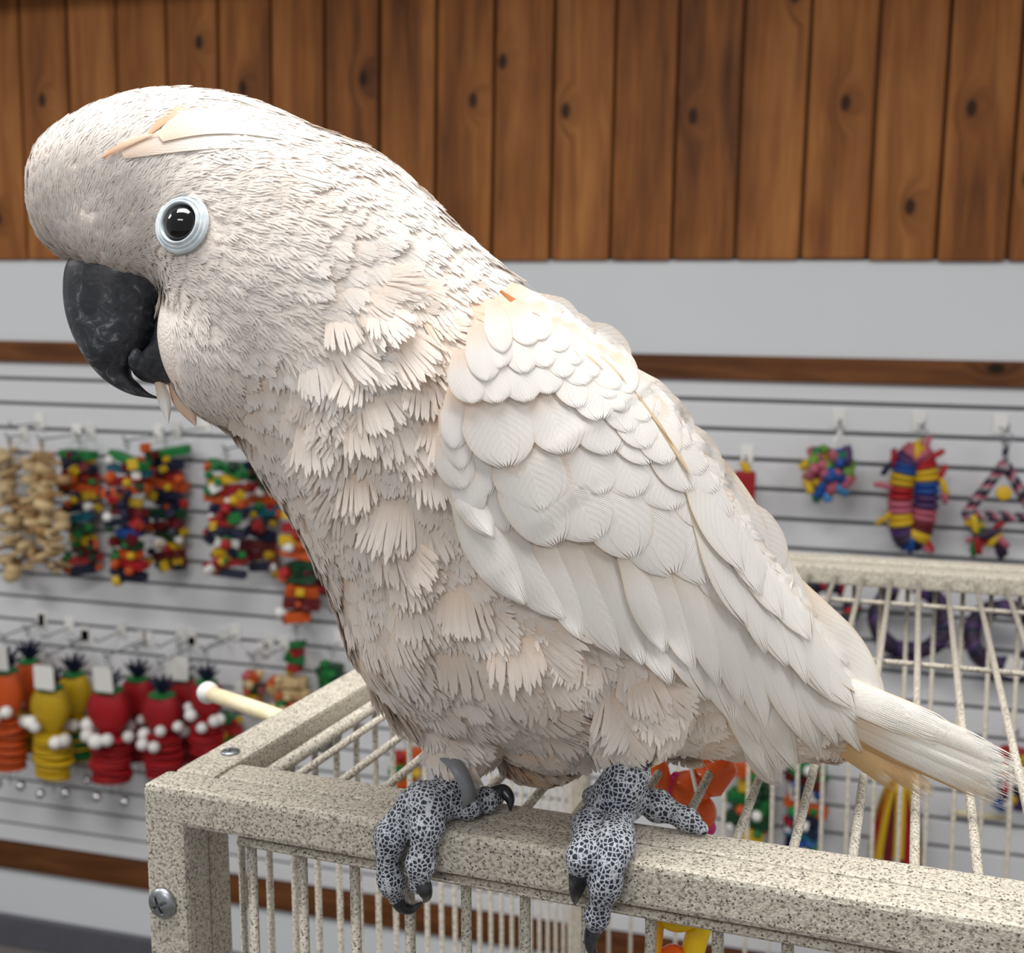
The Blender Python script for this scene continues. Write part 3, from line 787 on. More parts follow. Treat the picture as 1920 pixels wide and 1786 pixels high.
row([(960, 830), (1050, 860), (1150, 850), (1235, 880), (1310, 940), (1370, 1010)], [(1050, 1022), (1130, 1012), (1220, 1046), (1300, 1090), (1375, 1130), (1440, 1190)], 7, 142, .0058, 'greater_covert', M_covert, **CV)
for k, (a, b, w) in enumerate([((960, 800), (1018, 956), 150), ((1065, 790), (1130, 925), 120), ((1135, 790), (1195, 930), 120), ((1205, 820), (1265, 955), 118), ((1270, 850), (1335, 990), 112), ((1310, 900), (1385, 1060), 100)]):
    fid += 1; feather('median_covert', [a, ((a[0]+b[0])/2+6, (a[1]+b[1])/2), b], w, M_covert, wing, .0074-.0001*k, shell_depth, seed=fid, **CV)
for k, (a, b, w) in enumerate([((905, 715), (952, 874), 138), ((1005, 715), (1060, 850), 112), ((1085, 715), (1145, 850), 112), ((1155, 735), (1220, 870), 108), ((1225, 780), (1295, 920), 100)]):
    fid += 1; feather('median_covert', [a, ((a[0]+b[0])/2+6, (a[1]+b[1])/2), b], w, M_covert, wing, .0090-.0001*k, shell_depth, seed=fid, **CV)
fid += 1; feather('median_covert', [(880, 790), (892, 850), (912, 930)], 76, M_covert, wing, .0062, shell_depth, seed=fid, **CV)
fid += 1; feather('median_covert', [(905, 850), (925, 910), (952, 995)], 86, M_covert, wing, .0054, shell_depth, seed=fid, **CV)
row([(848, 720), (842, 800), (850, 850)], [(856, 835), (872, 905), (886, 960)], 4, 66, .0066, 'marginal_covert', M_covert, **CV)
row([(866, 660), (930, 650), (1000, 640), (1070, 655), (1140, 690), (1205, 745)], [(888, 762), (960, 755), (1035, 745), (1110, 765), (1185, 805), (1255, 860)], 9, 86, .0096, 'lesser_covert', M_covert, **CV)
row([(890, 615), (950, 600), (1020, 605), (1090, 640), (1160, 690)], [(905, 705), (975, 690), (1050, 695), (1130, 735), (1210, 790)], 9, 70, .0102, 'lesser_covert', M_covert, **CV)
row([(930, 570), (1000, 575), (1070, 620), (1140, 668)], [(950, 650), (1030, 645), (1110, 690), (1190, 740)], 8, 58, .0108, 'lesser_covert', M_covert, **CV)
# back feathers along the ridge
row([(948, 538), (1060, 628), (1168, 708), (1250, 798), (1310, 884), (1375, 999)], [(1050, 624), (1168, 708), (1278, 810), (1350, 928), (1418, 1028), (1510, 1154)], 16, 100, .0070, 'scapular_feather', M_covert, **CV)

M_rust = feather_mat('rust_feather', srgb(214, 150, 100), srgb(204, 128, 76), srgb(200, 130, 84))
M_tan = feather_mat('tan_feather', srgb(232, 208, 178), srgb(224, 190, 152), srgb(220, 186, 146))
for P_, w_ in (([(938, 545), (975, 572), (1012, 592)], 16), ([(1030, 628), (1085, 656), (1130, 692)], 18), ([(1010, 600), (1060, 640), (1085, 668)], 14), ([(1090, 640), (1140, 680), (1175, 720)], 12), ([(1230, 790), (1270, 850), (1300, 900)], 10), ([(1180, 720), (1225, 780), (1260, 830)], 8)):
    fid += 1; feather('stained_feather', P_, w_, M_rust if P_[0][1] < 560 else M_tan, wing, .0104, shell_depth, seed=fid, shape='lance', nu=8, nv=4, split=.8, fray=.1)
# far wing: same arm slab on the other side of the body with its flight feathers
def far_depth(px, py):
    d = wing_depth(px, py)
    best = min(range(len(_spc)), key=lambda i: (Vector((px, py))-_spc[i]).length)
    return max(2*SEC[best][4]-d, SEC[best][4]+.004)
wing2 = bpart('wing', slab([(930, 675), (880, 795), (900, 935), (970, 1035), (1040, 1125)], [(980, 695), (1090, 785), (1190, 915), (1270, 1055), (1360, 1195)], far_depth, .001, -.006).mesh('wing', M_skin, True))
wing, wing_near = wing2, wing
for k, (a, b, w) in enumerate([((1370, 1040), (1560, 1176), 52), ((1350, 1030), (1540, 1150), 50), ((1390, 1090), (1590, 1260), 60), ((1390, 1110), (1630, 1300), 60), ((1250, 1035), (1500, 1355), 80), ((1200, 1035), (1410, 1385), 85), ((1120, 995), (1310, 1325), 95), ((1040, 975), (1210, 1265), 100), ((1090, 945), (1250, 1125), 90), ((1040, 895), (1190, 1075), 100)]):
    fid += 1; feather('primary_feather' if k < 6 else 'secondary_feather', [a, ((a[0]+b[0])/2+5, (a[1]+b[1])/2), b], w, M_flight, wing2, -.002-.0006*k, far_depth, seed=fid, camber=-.001, lift=-.001, **{k_: v_ for k_, v_ in FL.items() if k_ not in ('camber', 'lift')})
wing = wing_near

# --- tail
tip_d = (on_top(1890, 1470, .014)-CAM).dot(Fv)
def tail_depth(px, py):
    t = max(0, min(1.15, (px-1440)/(1890-1440))); return .549+(tip_d-.549)*t + .00003*abs(py-(1290+(px-1440)*.40))
for k, (a, b, w, mt) in enumerate([((1480, 1310), (1742, 1487), 40, M_under), ((1470, 1330), (1690, 1470), 46, M_under), ((1490, 1320), (1815, 1462), 52, M_under), ((1490, 1330), (1868, 1487), 50, M_under),
        ((1500, 1320), (1885, 1494), 52, M_tail), ((1510, 1310), (1905, 1478), 50, M_tail), ((1520, 1300), (1914, 1456), 46, M_tail), ((1530, 1295), (1900, 1432), 40, M_tail), ((1530, 1290), (1850, 1405), 44, M_tail), ((1520, 1280), (1770, 1375), 60, M_tail), ((1500, 1270), (1700, 1350), 64, M_tail)]):
    fid += 1; feather('tail_feather', [a, ((a[0]+b[0])/2+3, (a[1]+b[1])/2-4), b], w, mt, bird, .0008*k-.004, tail_depth, shape='tail', nu=22, nv=16, split=.72 if mt is M_tail else .85, fray=.07, seed=fid)
# loose feathers under the wing tip and flank
for k, (a, m_, b, w, mt) in enumerate([((1300, 1230), (1335, 1310), (1352, 1405), 44, M_flight), ((1270, 1240), (1300, 1310), (1305, 1380), 40, M_flight), ((1360, 1250), (1395, 1310), (1405, 1375), 74, M_covert), ((1420, 1290), (1450, 1370), (1485, 1440), 50, M_yellow), ((1440, 1290), (1480, 1350), (1500, 1430), 40, M_flight), ((1490, 1240), (1525, 1310), (1505, 1420), 42, M_flight), ((1400, 1320), (1425, 1410), (1465, 1470), 60, M_flight), ((1470, 1260), (1520, 1330), (1545, 1425), 46, M_flight), ((1580, 1280), (1620, 1340), (1645, 1412), 50, M_flight)]):
    fid += 1; feather('loose_feather', [a, m_, b], w, mt, bird, -.0002+.0003*k, shell_depth, shape='point' if w < 60 else 'covert', nu=14, nv=6, split=.7 if w < 60 else .93, fray=.08, seed=fid)

# --- crest, chin feathers
def head_depth(px, py):
    h = hit_depth(px, py)
    return h if h is not None else .484
def hd(px, py):
    # smooth: average of a few samples
    vals = [head_depth(px+dx, py+dy) for dx, dy in ((0, 0), (-14, 0), (14, 0), (0, -14), (0, 14))]
    return min(sum(vals)/5, head_depth(px, py))
for k, (P_, w, mt, ly) in enumerate([
    ([(180, 232), (310, 188), (520, 206)], 50, M_covert, .0018), ([(280, 250), (400, 193), (570, 246)], 22, M_salmon, .0026), ([(190, 296), (245, 266), (300, 250)], 12, M_salmon, .0030), ([(300, 258), (450, 224), (660, 300)], 56, M_covert, .0032),
    ([(230, 290), (400, 255), (600, 290)], 50, M_covert, .0022)]):
    fid += 1; feather('crest_feather', P_, w, mt, bird, ly, hd, shape='lance', nu=20, nv=8, split=.85, fray=.03, seed=fid, camber=.0002, lift=.0)
for k, (P_, w, mt) in enumerate([([(296, 712), (308, 750), (316, 796)], 26, M_covert), ([(325, 705), (345, 750), (368, 800)], 44, M_salmon)]):
    fid += 1; feather('chin_feather', P_, w, mt, bird, .0, lambda x, y: .482+k*.002, shape='point', nu=10, nv=6, split=.95, fray=.02, seed=fid)

# --- beak
def beak_mat():
    t = NT('dark_grey_horn', .42, .45); co = t.n('ShaderNodeTexCoord')
    n1 = t.n('ShaderNodeTexNoise', Scale=130.0, Detail=6.0, Roughness=.65, Distortion=1.6); t.l(co.outputs['Object'], n1.inputs['Vector'])
    n2 = t.n('ShaderNodeTexNoise', Scale=38.0, Detail=3.0); t.l(co.outputs['Object'], n2.inputs['Vector'])
    fac = t.math('ADD', t.math('MULTIPLY', n1.outputs[0], .6), t.math('MULTIPLY', n2.outputs[0], .4))
    t.col(t.ramp(fac, [(.40, srgb(38, 40, 45)), (.52, srgb(62, 64, 70)), (.62, srgb(140, 141, 146))])); t.bump(n1.outputs[0], .25, .0008)
    return t.m
M_beak = beak_mat()
def zc(x, y): return x*.5, y*.5+120
def beak_loft(secs, dp):
    out = []
    for (x0, y0, x1, y1, b) in secs:
        A = pt(*zc(x0, y0), dp); B = pt(*zc(x1, y1), dp); out.append(((A+B)/2, max((A-B).length/2, .0005), (A-B).normalized(), b))
    return loft(out, 24, 5)
ub = beak_loft([(300, 690, 660, 740, .0150), (255, 755, 655, 800, .0160), (243, 840, 632, 862, .0162), (250, 925, 604, 940, .0156), (274, 1008, 586, 1010, .0145), (312, 1084, 540, 1084, .0124), (354, 1144, 494, 1128, .0092), (425, 1207, 492, 1168, .0062), (495, 1240, 520, 1198, .0042), (548, 1250, 554, 1230, .0022), (588, 1253, 589, 1249, .0006)], .485)
bpart('upper_beak', ub.mesh('upper_beak', M_beak, True))
lb = beak_loft([(640, 800, 690, 800, .0135), (622, 880, 690, 880, .0135), (602, 960, 694, 960, .0135), (572, 1050, 698, 1040, .0130), (520, 1104, 700, 1090, .0120), (499, 1150, 700, 1140, .0105), (530, 1186, 690, 1180, .0070), (580, 1200, 660, 1198, .0025)], .485)
bpart('lower_beak', lb.mesh('lower_beak', M_beak, True))
tg = MB(); tg.sphere(pt(*zc(512, 1112), .4795), .0042, 14, 10, sc=(.8, 1, 1.3)); bpart('tongue', tg.mesh('tongue', M_beak, True))

# --- eye
M_eye = NT('black_glossy_eye', .04, .6); M_eye.col(srgb(10, 9, 10)); M_eye = M_eye.m
def lid_mat():
    t = NT('pale_blue_eye_skin', .5, .4); co = t.n('ShaderNodeTexCoord')
    n = t.n('ShaderNodeTexNoise', Scale=260.0, Detail=3.0); t.l(co.outputs['Object'], n.inputs['Vector'])
    t.col(t.ramp(n.outputs[0], [(.3, srgb(196, 210, 217)), (.7, srgb(230, 235, 237))])); t.bump(n.outputs[0], .3, .0008); return t.m
M_lid = lid_mat()
ed = hit_depth(*EYE); k_ = ed/FPX; ec = pt(EYE[0], EYE[1], ed)
en = (-Fv*.93-Rv*.30+Uv*.10).normalized(); EM = en.to_track_quat('Z', 'Y').to_matrix()
m = MB(); m.sphere(ec-en*.0035, 42*k_, 28, 18, M=EM); eye = bpart('eye', m.mesh('eye', M_eye, True))
def lid_ring(r0, r1, h, seed):
    prof = [(r0*k_, -.003), (r0*k_, h*.5), ((r0*.7+r1*.3)*k_, h), ((r0*.35+r1*.65)*k_, h*.8), (r1*k_, -.001)]
    m = MB(); m.lathe(prof, 40, EM, ec+en*.0012)
    return m
o = bpart('eyelid', lid_ring(36, 45, .0022, 1).mesh('eyelid', M_lid, True), eye)
o = bpart('eye_ring', lid_ring(43, 52, .0012, 2).mesh('eye_ring', M_lid, True), eye)
o = bpart('eye_ring', lid_ring(50, 58, .0002, 2).mesh('eye_ring', M_lid, True), eye)

# the other eye, on the far side of the head
_b = ec+Fv*.2; _h = BV.ray_cast(_b, -Fv); ec2 = _h[0]; en2 = (Fv*.93-Rv*.30+Uv*.10).normalized(); EM2 = en2.to_track_quat('Z', 'Y').to_matrix()
m = MB(); m.sphere(ec2-en2*.0035, 42*k_, 28, 18, M=EM2); eye2 = bpart('eye', m.mesh('eye', M_eye, True))
m = MB(); m.lathe([(36*k_, -.003), (36*k_, .0011), (40*k_, .0022), (45*k_, .0012), (58*k_, -.001)], 40, EM2, ec2+en2*.0012); bpart('eyelid', m.mesh('eyelid', M_lid, True), eye2)

# --- feet
def foot_mat():
    t = NT('scaly_grey_foot', .6, .35); co = t.n('ShaderNodeTexCoord')
    v = t.n('ShaderNodeTexVoronoi', feature='DISTANCE_TO_EDGE', Scale=480.0, Randomness=.8); t.l(co.outputs['Object'], v.inputs['Vector'])
    n = t.n('ShaderNodeTexNoise', Scale=90.0, Detail=3.0); t.l(co.outputs['Object'], n.inputs['Vector'])
    d = t.math('ADD', v.outputs['Distance'], t.math('MULTIPLY', t.math('SUBTRACT', n.outputs[0], .5), .12))
    c = t.ramp(d, [(.05, srgb(196, 199, 205)), (.12, srgb(112, 118, 130)), (.22, srgb(42, 46, 58))])
    t.col(c); t.bump(v.outputs['Distance'], .8, .0012); return t.m
M_foot = foot_mat()
M_claw = NT('black_claw_horn', .25, .5); 
_co = M_claw.n('ShaderNodeTexCoord'); _n = M_claw.n('ShaderNodeTexNoise', Scale=200.0, Detail=3.0); M_claw.l(_co.outputs['Object'], _n.inputs['Vector'])
M_claw.col(M_claw.ramp(_n.outputs[0], [(.4, srgb(24, 25, 29)), (.75, srgb(70, 72, 78))])); M_claw = M_claw.m
def chain(pr, n=14, bumps=0):
    """tube through (point, radius) with smooth interpolation and pad bulges"""
    pts_, rad = [], []
    m = len(pr)
    for i in range(m-1):
        p0, p1, p2, p3 = [pr[max(0, min(m-1, j))] for j in (i-1, i, i+1, i+2)]
        for k in range(6):
            t = k/6
            f = lambda a, b, c, d: .5*((2*b)+(c-a)*t+(2*a-5*b+4*c-d)*t*t+(3*b-a-3*c+d)*t*t*t)
            pts_.append(f(p0[0], p1[0], p2[0], p3[0])); rad.append(max(.0004, f(p0[1], p1[1], p2[1], p3[1])))
    pts_.append(pr[-1][0]); rad.append(pr[-1][1])
    if bumps:
        rad = [r*(1+.15*math.sin(i/len(rad)*2*math.pi*bumps)) for i, r in enumerate(rad)]
    mb = MB(); mb.tube(pts_, rad, n); mb.sphere(pts_[0], rad[0], 12, 8); mb.sphere(pts_[-1], rad[-1], 12, 8); return mb
T = on_top; Fr = on_front
def foot(name, limbs, claws):
    me = fuse([chain(l, bumps=b) for l, b in limbs], .0009, 3, M_foot, name)
    f = bpart(name, me)
    for c in claws:
        bpart('claw', chain([(p_, r_*.82) for p_, r_ in c], 12).mesh('claw', M_claw, True), f)
    return f
d1 = .5265
foot('foot', [
    ([(pt(880, 1405, d1), .0095), (pt(872, 1450, d1-.003), .0078), (T(838, 1490, .0115), .0096), (T(800, 1512, .0095), .0112)], 0),
    ([(T(800, 1505, .0100), .0105), (T(765, 1518, .0075), .0082), (Fr(737, 1562, -.0045), .0074), (Fr(727, 1612, -.0062), .0066), (Fr(735, 1658, -.0050), .0058), (Fr(744, 1682, -.0020), .0046)], 3),
    ([(T(812, 1505, .0095), .0105), (T(806, 1522, .0078), .0088), (Fr(797, 1566, -.0046), .0076), (Fr(789, 1615, -.0064), .0066), (Fr(786, 1654, -.0050), .0060)], 3),
    ([(T(830, 1500, .0100), .0095), (T(868, 1508, .0072), .0074), (T(900, 1503, .0062), .0064), (T(928, 1494, .0060), .0056)], 3),
    ([(T(835, 1485, .0110), .0080), (T(850, 1470, .0090), .0062), (T(862, 1462, .0070), .0050)], 0)],
    [[(Fr(742, 1676, -.0030), .0046), (Fr(752, 1697, -.0012), .0040), (Fr(772, 1704, .0008), .0026), (Fr(790, 1692, .0030), .0008)],
     [(Fr(786, 1648, -.0060), .0056), (Fr(796, 1666, -.0060), .0046), (Fr(800, 1680, -.0030), .0028), (Fr(796, 1690, .0010), .0008)],
     [(T(924, 1490, .0075), .0050), (T(944, 1484, .0085), .0044), (T(956, 1498, .0060), .0030), (T(957, 1518, .0015), .0008)]])
d2 = .494
foot('foot', [
    ([(pt(1190, 1375, d2+.003), .0098), (pt(1182, 1430, d2+.001), .0098), (pt(1168, 1470, d2), .0108), (T(1146, 1508, .0115), .0118)], 0),
    ([(T(1140, 1512, .0105), .0100), (T(1112, 1535, .0072), .0078), (Fr(1094, 1590, -.0046), .0068), (Fr(1085, 1636, -.0056), .0054)], 3),
    ([(T(1152, 1515, .0105), .0108), (T(1156, 1540, .0080), .0090), (Fr(1147, 1608, -.0050), .0080), (Fr(1133, 1668, -.0064), .0064), (Fr(1121, 1712, -.0050), .0054), (Fr(1114, 1738, -.0020), .0046)], 4),
    ([(T(1165, 1500, .0115), .0096), (T(1205, 1500, .0090), .0078), (T(1246, 1516, .0068), .0068), (T(1288, 1536, .0050), .0054), (T(1316, 1553, .0032), .0036)], 3),
    ([(T(1140, 1500, .0120), .0080), (T(1118, 1492, .0110), .0056), (T(1106, 1492, .0090), .0040)], 0)],
    [[(Fr(1085, 1636, -.0066), .0054), (Fr(1082, 1660, -.0072), .0046), (Fr(1079, 1680, -.0050), .0028), (Fr(1078, 1694, -.0010), .0008)],
     [(Fr(1116, 1732, -.0030), .0046), (Fr(1108, 1758, -.0030), .0038), (Fr(1110, 1782, -.0005), .0026), (Fr(1126, 1800, .0040), .0008)]])
# leg band: open grey plastic ring round the leg
la, lb_ = pt(905, 1420, d1-.002), T(812, 1500, .012)
ax = (Rv*.80+Uv*.34+Fv*.50).normalized(); BM_ = ax.to_track_quat('Z', 'Y').to_matrix()
m = MB(); ro, ri, h_ = .0136, .0122, .0034
m.lathe([(ri, -h_), (ro, -h_), (ro, h_), (ri, h_), (ri, -h_)], 36, BM_, pt(850, 1462, d1-.012)); bpart('leg_band', m.mesh('leg_band', plastic('grey_band_plastic', srgb(128, 130, 134), .4), True))

# ------------------------------------------------------------------ toys on the wall
PAL = dict(red=(186, 22, 32), orange=(226, 92, 26), yellow=(238, 194, 30), green=(28, 134, 62), blue=(26, 84, 172), navy=(20, 28, 62), teal=(18, 108, 130), white=(232, 230, 226),
           purple=(84, 52, 110), darkred=(112, 16, 24), darkgreen=(18, 70, 38), pink=(226, 60, 130), beige=(202, 176, 132), tan=(166, 130, 88), plum=(58, 40, 66), grey=(150, 146, 150), rose=(206, 104, 124), sky=(70, 156, 220), lime=(120, 170, 60))
def colour(c):
    k = 1.0 if c in ('white', 'beige', 'tan', 'grey') else .84
    return plastic('toy_'+c, srgb(*[v*k for v in PAL[c]]), .5)
_pm = {}
def piece(shape, c):
    k = (shape, c)
    if k in _pm: return _pm[k]
    m = MB(); sm = True; mat = colour(c) if isinstance(c, str) else c
    if shape == 'block': m.bevbox((0, 0, 0), (1, 1, 1), .10); sm = False
    elif shape == 'bead': m.sphere((0, 0, 0), .5, 14, 9)
    elif shape == 'disc': m.lathe([(.001, -.5), (.42, -.5), (.5, -.3), (.5, .3), (.42, .5), (.001, .5)], 16)
    elif shape == 'star':
        vs_ = []; 
        for z in (-.5, .5):
            for k_ in range(10):
                r = .5 if k_ % 2 == 0 else .26; a = k_*math.pi/5; vs_.append((r*math.cos(a), z, r*math.sin(a)))
        fs = [tuple(range(9, -1, -1)), tuple(range(10, 20))]+[(i, (i+1) % 10, 10+(i+1) % 10, 10+i) for i in range(10)]; m.add(vs_, fs); sm = False
    elif shape == 'knot':
        m.tube([(-.5, 0, 0), (-.2, .06, .08), (.2, -.05, .06), (.5, 0, 0)], [.26, .3, .3, .24], 9)
    elif shape == 'spike': m.lathe([(.16, 0), (.20, .3), (.10, .75), (.004, 1)], 8)
    elif shape == 'bell': m.lathe([(.001, .5), (.25, .45), (.45, .2), (.5, 0), (.45, -.2), (.25, -.45), (.001, -.5)], 16)
    elif shape == 'chip': m.bevbox((0, 0, 0), (1, .35, .35), .08); sm = False
    _pm[k] = m.mesh(shape, mat, sm); return _pm[k]
def mpp(p): return (p-CAM).dot(Fv)/FPX
def hook(q, label, length=None, tagcard=True):
    """slatwall hook whose prong carries a toy hung at q"""
    length = length or (WALL_Y-q.y)
    e = empty('display_hook', (q.x, WALL_Y, q.z+.006), label, 'hook', 'slatwall hooks')
    m = MB(); m.bevbox((0, -.002, .006), (.026, .004, .040), .001); m.box((0, .002, .022), (.020, .006, .004)); m.build('backplate', colour('white'), e)
    m = MB(); m.tube([(0, -.003, 0), (0, -length-.004, 0), (0, -length-.014, .006), (0, -length-.016, .014)], .0024, 8); m.build('prong', M_zinc, e, True)
    return e
def cord(e, z0, z1, r=.002, c='white', x=0): 
    m = MB(); m.tube([(x, 0, z0), (x*.5+.001, .001, (z0+z1)/2), (x, 0, z1)], r, 6); return m.build('cord', colour(c), e, True)
def put(e, shape, c, loc, size, rot=(0, 0, 0), name=None):
    return link(name or shape, piece(shape, c), e, loc, rot, size)
def loop_ring(e, r=.008, z=0):
    m = MB(); m.tube([(r*math.cos(a), 0, z-r+r*math.sin(a)+.0025) for a in [i*2*math.pi/14 for i in range(14)]], .0016, 6, closed=True); m.build('hanging_ring', M_zinc, e, True)

def block_toy(px, y0, y1, width, layers, label, seed, off=.05, beads=('white', 'yellow', 'red', 'navy', 'green', 'orange'), hk=True, name='block_toy', cat='bird toy', group='coloured block toys', dens=3):
    rs = random.Random(seed); q = wp(px, y0-22, off); s = mpp(q); e = empty(name, q, label, cat, group)
    if hk: hook(q, 'hook above '+label)
    H = (y1-y0)*s*1.03; cord(e, 0, -H-.02*0, .0022, 'grey'); loop_ring(e)
    n = len(layers); z0 = -22*s
    for i, L in enumerate(layers):
        c, wf = L[0], L[1]; hz = H/n
        z = z0-(i+.5)*hz
        put(e, 'block', c, (rs.uniform(-.006, .006), rs.uniform(-.004, .004), z), (width*s*wf, .034, hz*.82), (rs.uniform(-.15, .15), rs.uniform(-.22, .22), rs.uniform(-.5, .5)))
        for k in range(dens):
            a = rs.uniform(0, 2*math.pi); r = width*s*rs.uniform(.28, .48); sh = rs.choice(['bead', 'bead', 'block', 'disc', 'star']); d = rs.uniform(.016, .028)
            put(e, sh, rs.choice(beads), (r*math.cos(a), -abs(r*math.sin(a))*.8, z+rs.uniform(-.5, .5)*hz), (d, d*rs.uniform(.7, 1), d), (rs.uniform(0, 3), rs.uniform(0, 3), rs.uniform(0, 3)))
    return e
mix1 = ('white', 'yellow', 'red', 'navy', 'green', 'orange', 'darkred', 'darkgreen')
block_toy(148, 842, 1075, 86, [('green', 1), ('navy', .95), ('red', .8), ('orange', 1), ('yellow', .7), ('navy', .8), ('teal', .85), ('darkgreen', .75), ('yellow', .7), ('darkred', .7), ('red', .9), ('navy', .55)], 'bright block toy topped by a green slab beside the beige chip toys', 21, beads=mix1)
block_toy(238, 852, 1082, 92, [('green', 1), ('teal', .9), ('red', .8), ('orange', 1), ('yellow', .6), ('darkred', .8), ('navy', .85), ('blue', .7), ('darkgreen', .75), ('orange', .5), ('red', .9), ('navy', .8)], 'bright block toy with white beads at its foot', 22, beads=mix1, off=.14)
block_toy(310, 838, 1066, 84, [('green', 1), ('navy', 1), ('red', .8), ('orange', 1), ('navy', .7), ('navy', .8), ('darkgreen', .8), ('darkred', .8), ('darkgreen', .7), ('yellow', .6), ('darkred', .9), ('navy', .7)], 'bright block toy with a bare white gap beside it', 23, beads=mix1, off=.05)
block_toy(424, 868, 1082, 88, [('green', 1), ('yellow', .7), ('red', .7), ('orange', 1), ('navy', .8), ('red', .6), ('navy', .85), ('white', .5), ('yellow', .5), ('red', .95), ('navy', .7)], 'bright block toy with a wide red slab near its foot', 24, beads=mix1, off=.14)
block_toy(490, 862, 1070, 76, [('green', 1), ('darkgreen', .8), ('red', .8), ('orange', .8), ('teal', .9), ('navy', .7), ('navy', .8), ('darkred', .7), ('darkred', .9), ('navy', .7)], 'dark block toy half hidden by the cockatoo breast', 25, beads=mix1, off=.05)
block_toy(562, 930, 1165, 78, [('orange', .8), ('yellow', .8), ('red', .9), ('yellow', 1.1), ('orange', .9), ('darkgreen', .9), ('darkgreen', .8), ('orange', .8), ('darkred', .9), ('orange', .6)], 'long orange and yellow block toy with dark green blocks', 26, beads=('orange', 'yellow', 'red', 'darkgreen', 'white', 'darkred'), dens=2, off=.13)
block_toy(610, 960, 1140, 50, [('red', 1), ('darkgreen', .9), ('darkred', 1), ('darkgreen', .9), ('darkred', .9), ('grey', .7)], 'narrow dark red and green toy beside the cockatoo breast', 27, beads=('red', 'darkgreen', 'darkred', 'white'), dens=1, off=.05)
# beige chip toys
for i, (px, y0, y1, w, lab) in enumerate([(18, 845, 1085, 96, 'beige wood chip toy hanging farthest from the coloured block toys'), (78, 850, 1080, 86, 'beige wood chip toy next to the coloured block toys')]):
    rs = random.Random(40+i); q = wp(px, y0-22, .055+.085*i); s = mpp(q); e = empty('chip_toy', q, lab, 'bird toy', 'beige chip toys'); hook(q, 'hook above the '+lab)
    cord(e, 0, -(y1-y0)*s, .003, 'tan'); loop_ring(e)
    for k in range(64):
        z = -(22+(y1-y0)*k/64)*s; a = rs.uniform(0, 6.28); r = w*s*.5*rs.uniform(.1, .85)
        put(e, rs.choice(['chip', 'chip', 'disc']), rs.choice(['beige', 'beige', 'tan']), (r*math.cos(a), r*math.sin(a)*.8, z), (.05*rs.uniform(.6, 1.1), .040, .022), (rs.uniform(-.6, .6), rs.uniform(-.5, .5), rs.uniform(0, 3)), 'wood_chip')
# fruit shaped shredder toys
def shredder(px, y0, y1, w, c, c2, label, seed, off=.10, nbell=2, card=True):
    rs = random.Random(seed); q = wp(px, y0-34, off); s = mpp(q); e = empty('shredder_toy', q, label, 'bird toy', 'fruit shaped shredder toys'); hook(q, 'hook above the '+label)
    H = (y1-y0)*s; W = w*s; z0 = -34*s; cord(e, 0, z0-H*1.1, .0018, 'grey'); loop_ring(e)
    for k in range(14):
        a = k*2.4; t = .25+.75*(k/14); M = Euler((math.sin(a)*t, math.cos(a)*t, 0))
        put(e, 'spike', 'navy', (0, 0, z0-H*.10), (.030, .030, H*.20), M, 'leaf')
    put(e, 'disc', 'green', (0, 0, z0-H*.125), (W*.55, W*.5, H*.03), (0, 0, 0), 'collar')
    prof = []; n = 34
    for i in range(n+1):
        u = i/n; r = W*.5*(math.sin(math.pi*(u*.80+.17))**.8)*(1-.22*u); prof.append((r*(1 if i % 2 else .9), z0-H*(.13+.44*u)))
    m = MB(); m.lathe(prof, 22); m.v = [(x, y*.62, z) for x, y, z in m.v]; m.build('paper_body', colour(c), e, True)
    for k in range(5):
        a = -2.9+.68*k+rs.uniform(-.3, .3); z = z0-H*(.50+rs.uniform(-.11, .11)); d = W*rs.uniform(.22, .29)
        put(e, 'bead', 'white', (W*.42*math.cos(a), W*.40*math.sin(a), z), (d, d, d))
    nr = 13
    for k in range(nr):
        z = z0-H*(.54+.42*(k+.5)/nr); ww = W*(.86-.10*abs(k-nr/2)/nr*2)*rs.uniform(.92, 1.05)
        put(e, 'disc', c2 if k % 3 else c, (rs.uniform(-.004, .004), rs.uniform(-.003, .003), z), (ww, ww*.7, H*.030), (rs.uniform(-.12, .12), rs.uniform(-.12, .12), 0), 'shredder_ring')
    for k in range(nbell):
        x = W*(-.3+.6*k/(max(1, nbell-1))) if nbell > 1 else 0; z = z0-H*(1.06+.07*rs.random())
        cord(e, z0-H*.95, z, .0012, 'grey', x); put(e, 'bell', M_chrome, (x, -.004, z-.008), (.024, .024, .024))
    if card: put(e, 'block', 'white', (W*.12, -W*.34, z0+H*.02), (.058, .002, .062), (.05, rs.uniform(-.1, .1), rs.uniform(-.2, .2)), 'hang_tag')
shredder(8, 1230, 1460, 86, 'orange', 'orange', 'orange shredder toy with white beads below the beige chip toys', 61, .15)
shredder(52, 1215, 1420, 74, 'orange', 'yellow', 'orange and yellow shredder toy behind the others', 62, .055, card=False)
shredder(92, 1265, 1475, 92, 'yellow', 'yellow', 'yellow shredder toy with dark leaf crown and white beads', 63, .15)
shredder(136, 1240, 1440, 80, 'yellow', 'green', 'yellow and green shredder toy behind the all yellow one', 64, .055, card=False)
shredder(202, 1268, 1482, 100, 'red', 'red', 'red shredder toy next to the yellow ones with bells under it', 65, .15)
shredder(256, 1250, 1440, 80, 'red', 'red', 'red shredder toy in the back row behind two red ones', 66, .055, card=False)
shredder(302, 1280, 1470, 92, 'red', 'red', 'untagged red shredder toy in the front row by the cage corner', 67, .15, card=False)
shredder(338, 1248, 1440, 88, 'red', 'red', 'tagged red shredder toy in the back row by the cage corner', 68, .055)
shredder(386, 1258, 1430, 80, 'red', 'red', 'red shredder toy beside the tip of the pale dowel perch', 69, .15, card=False)
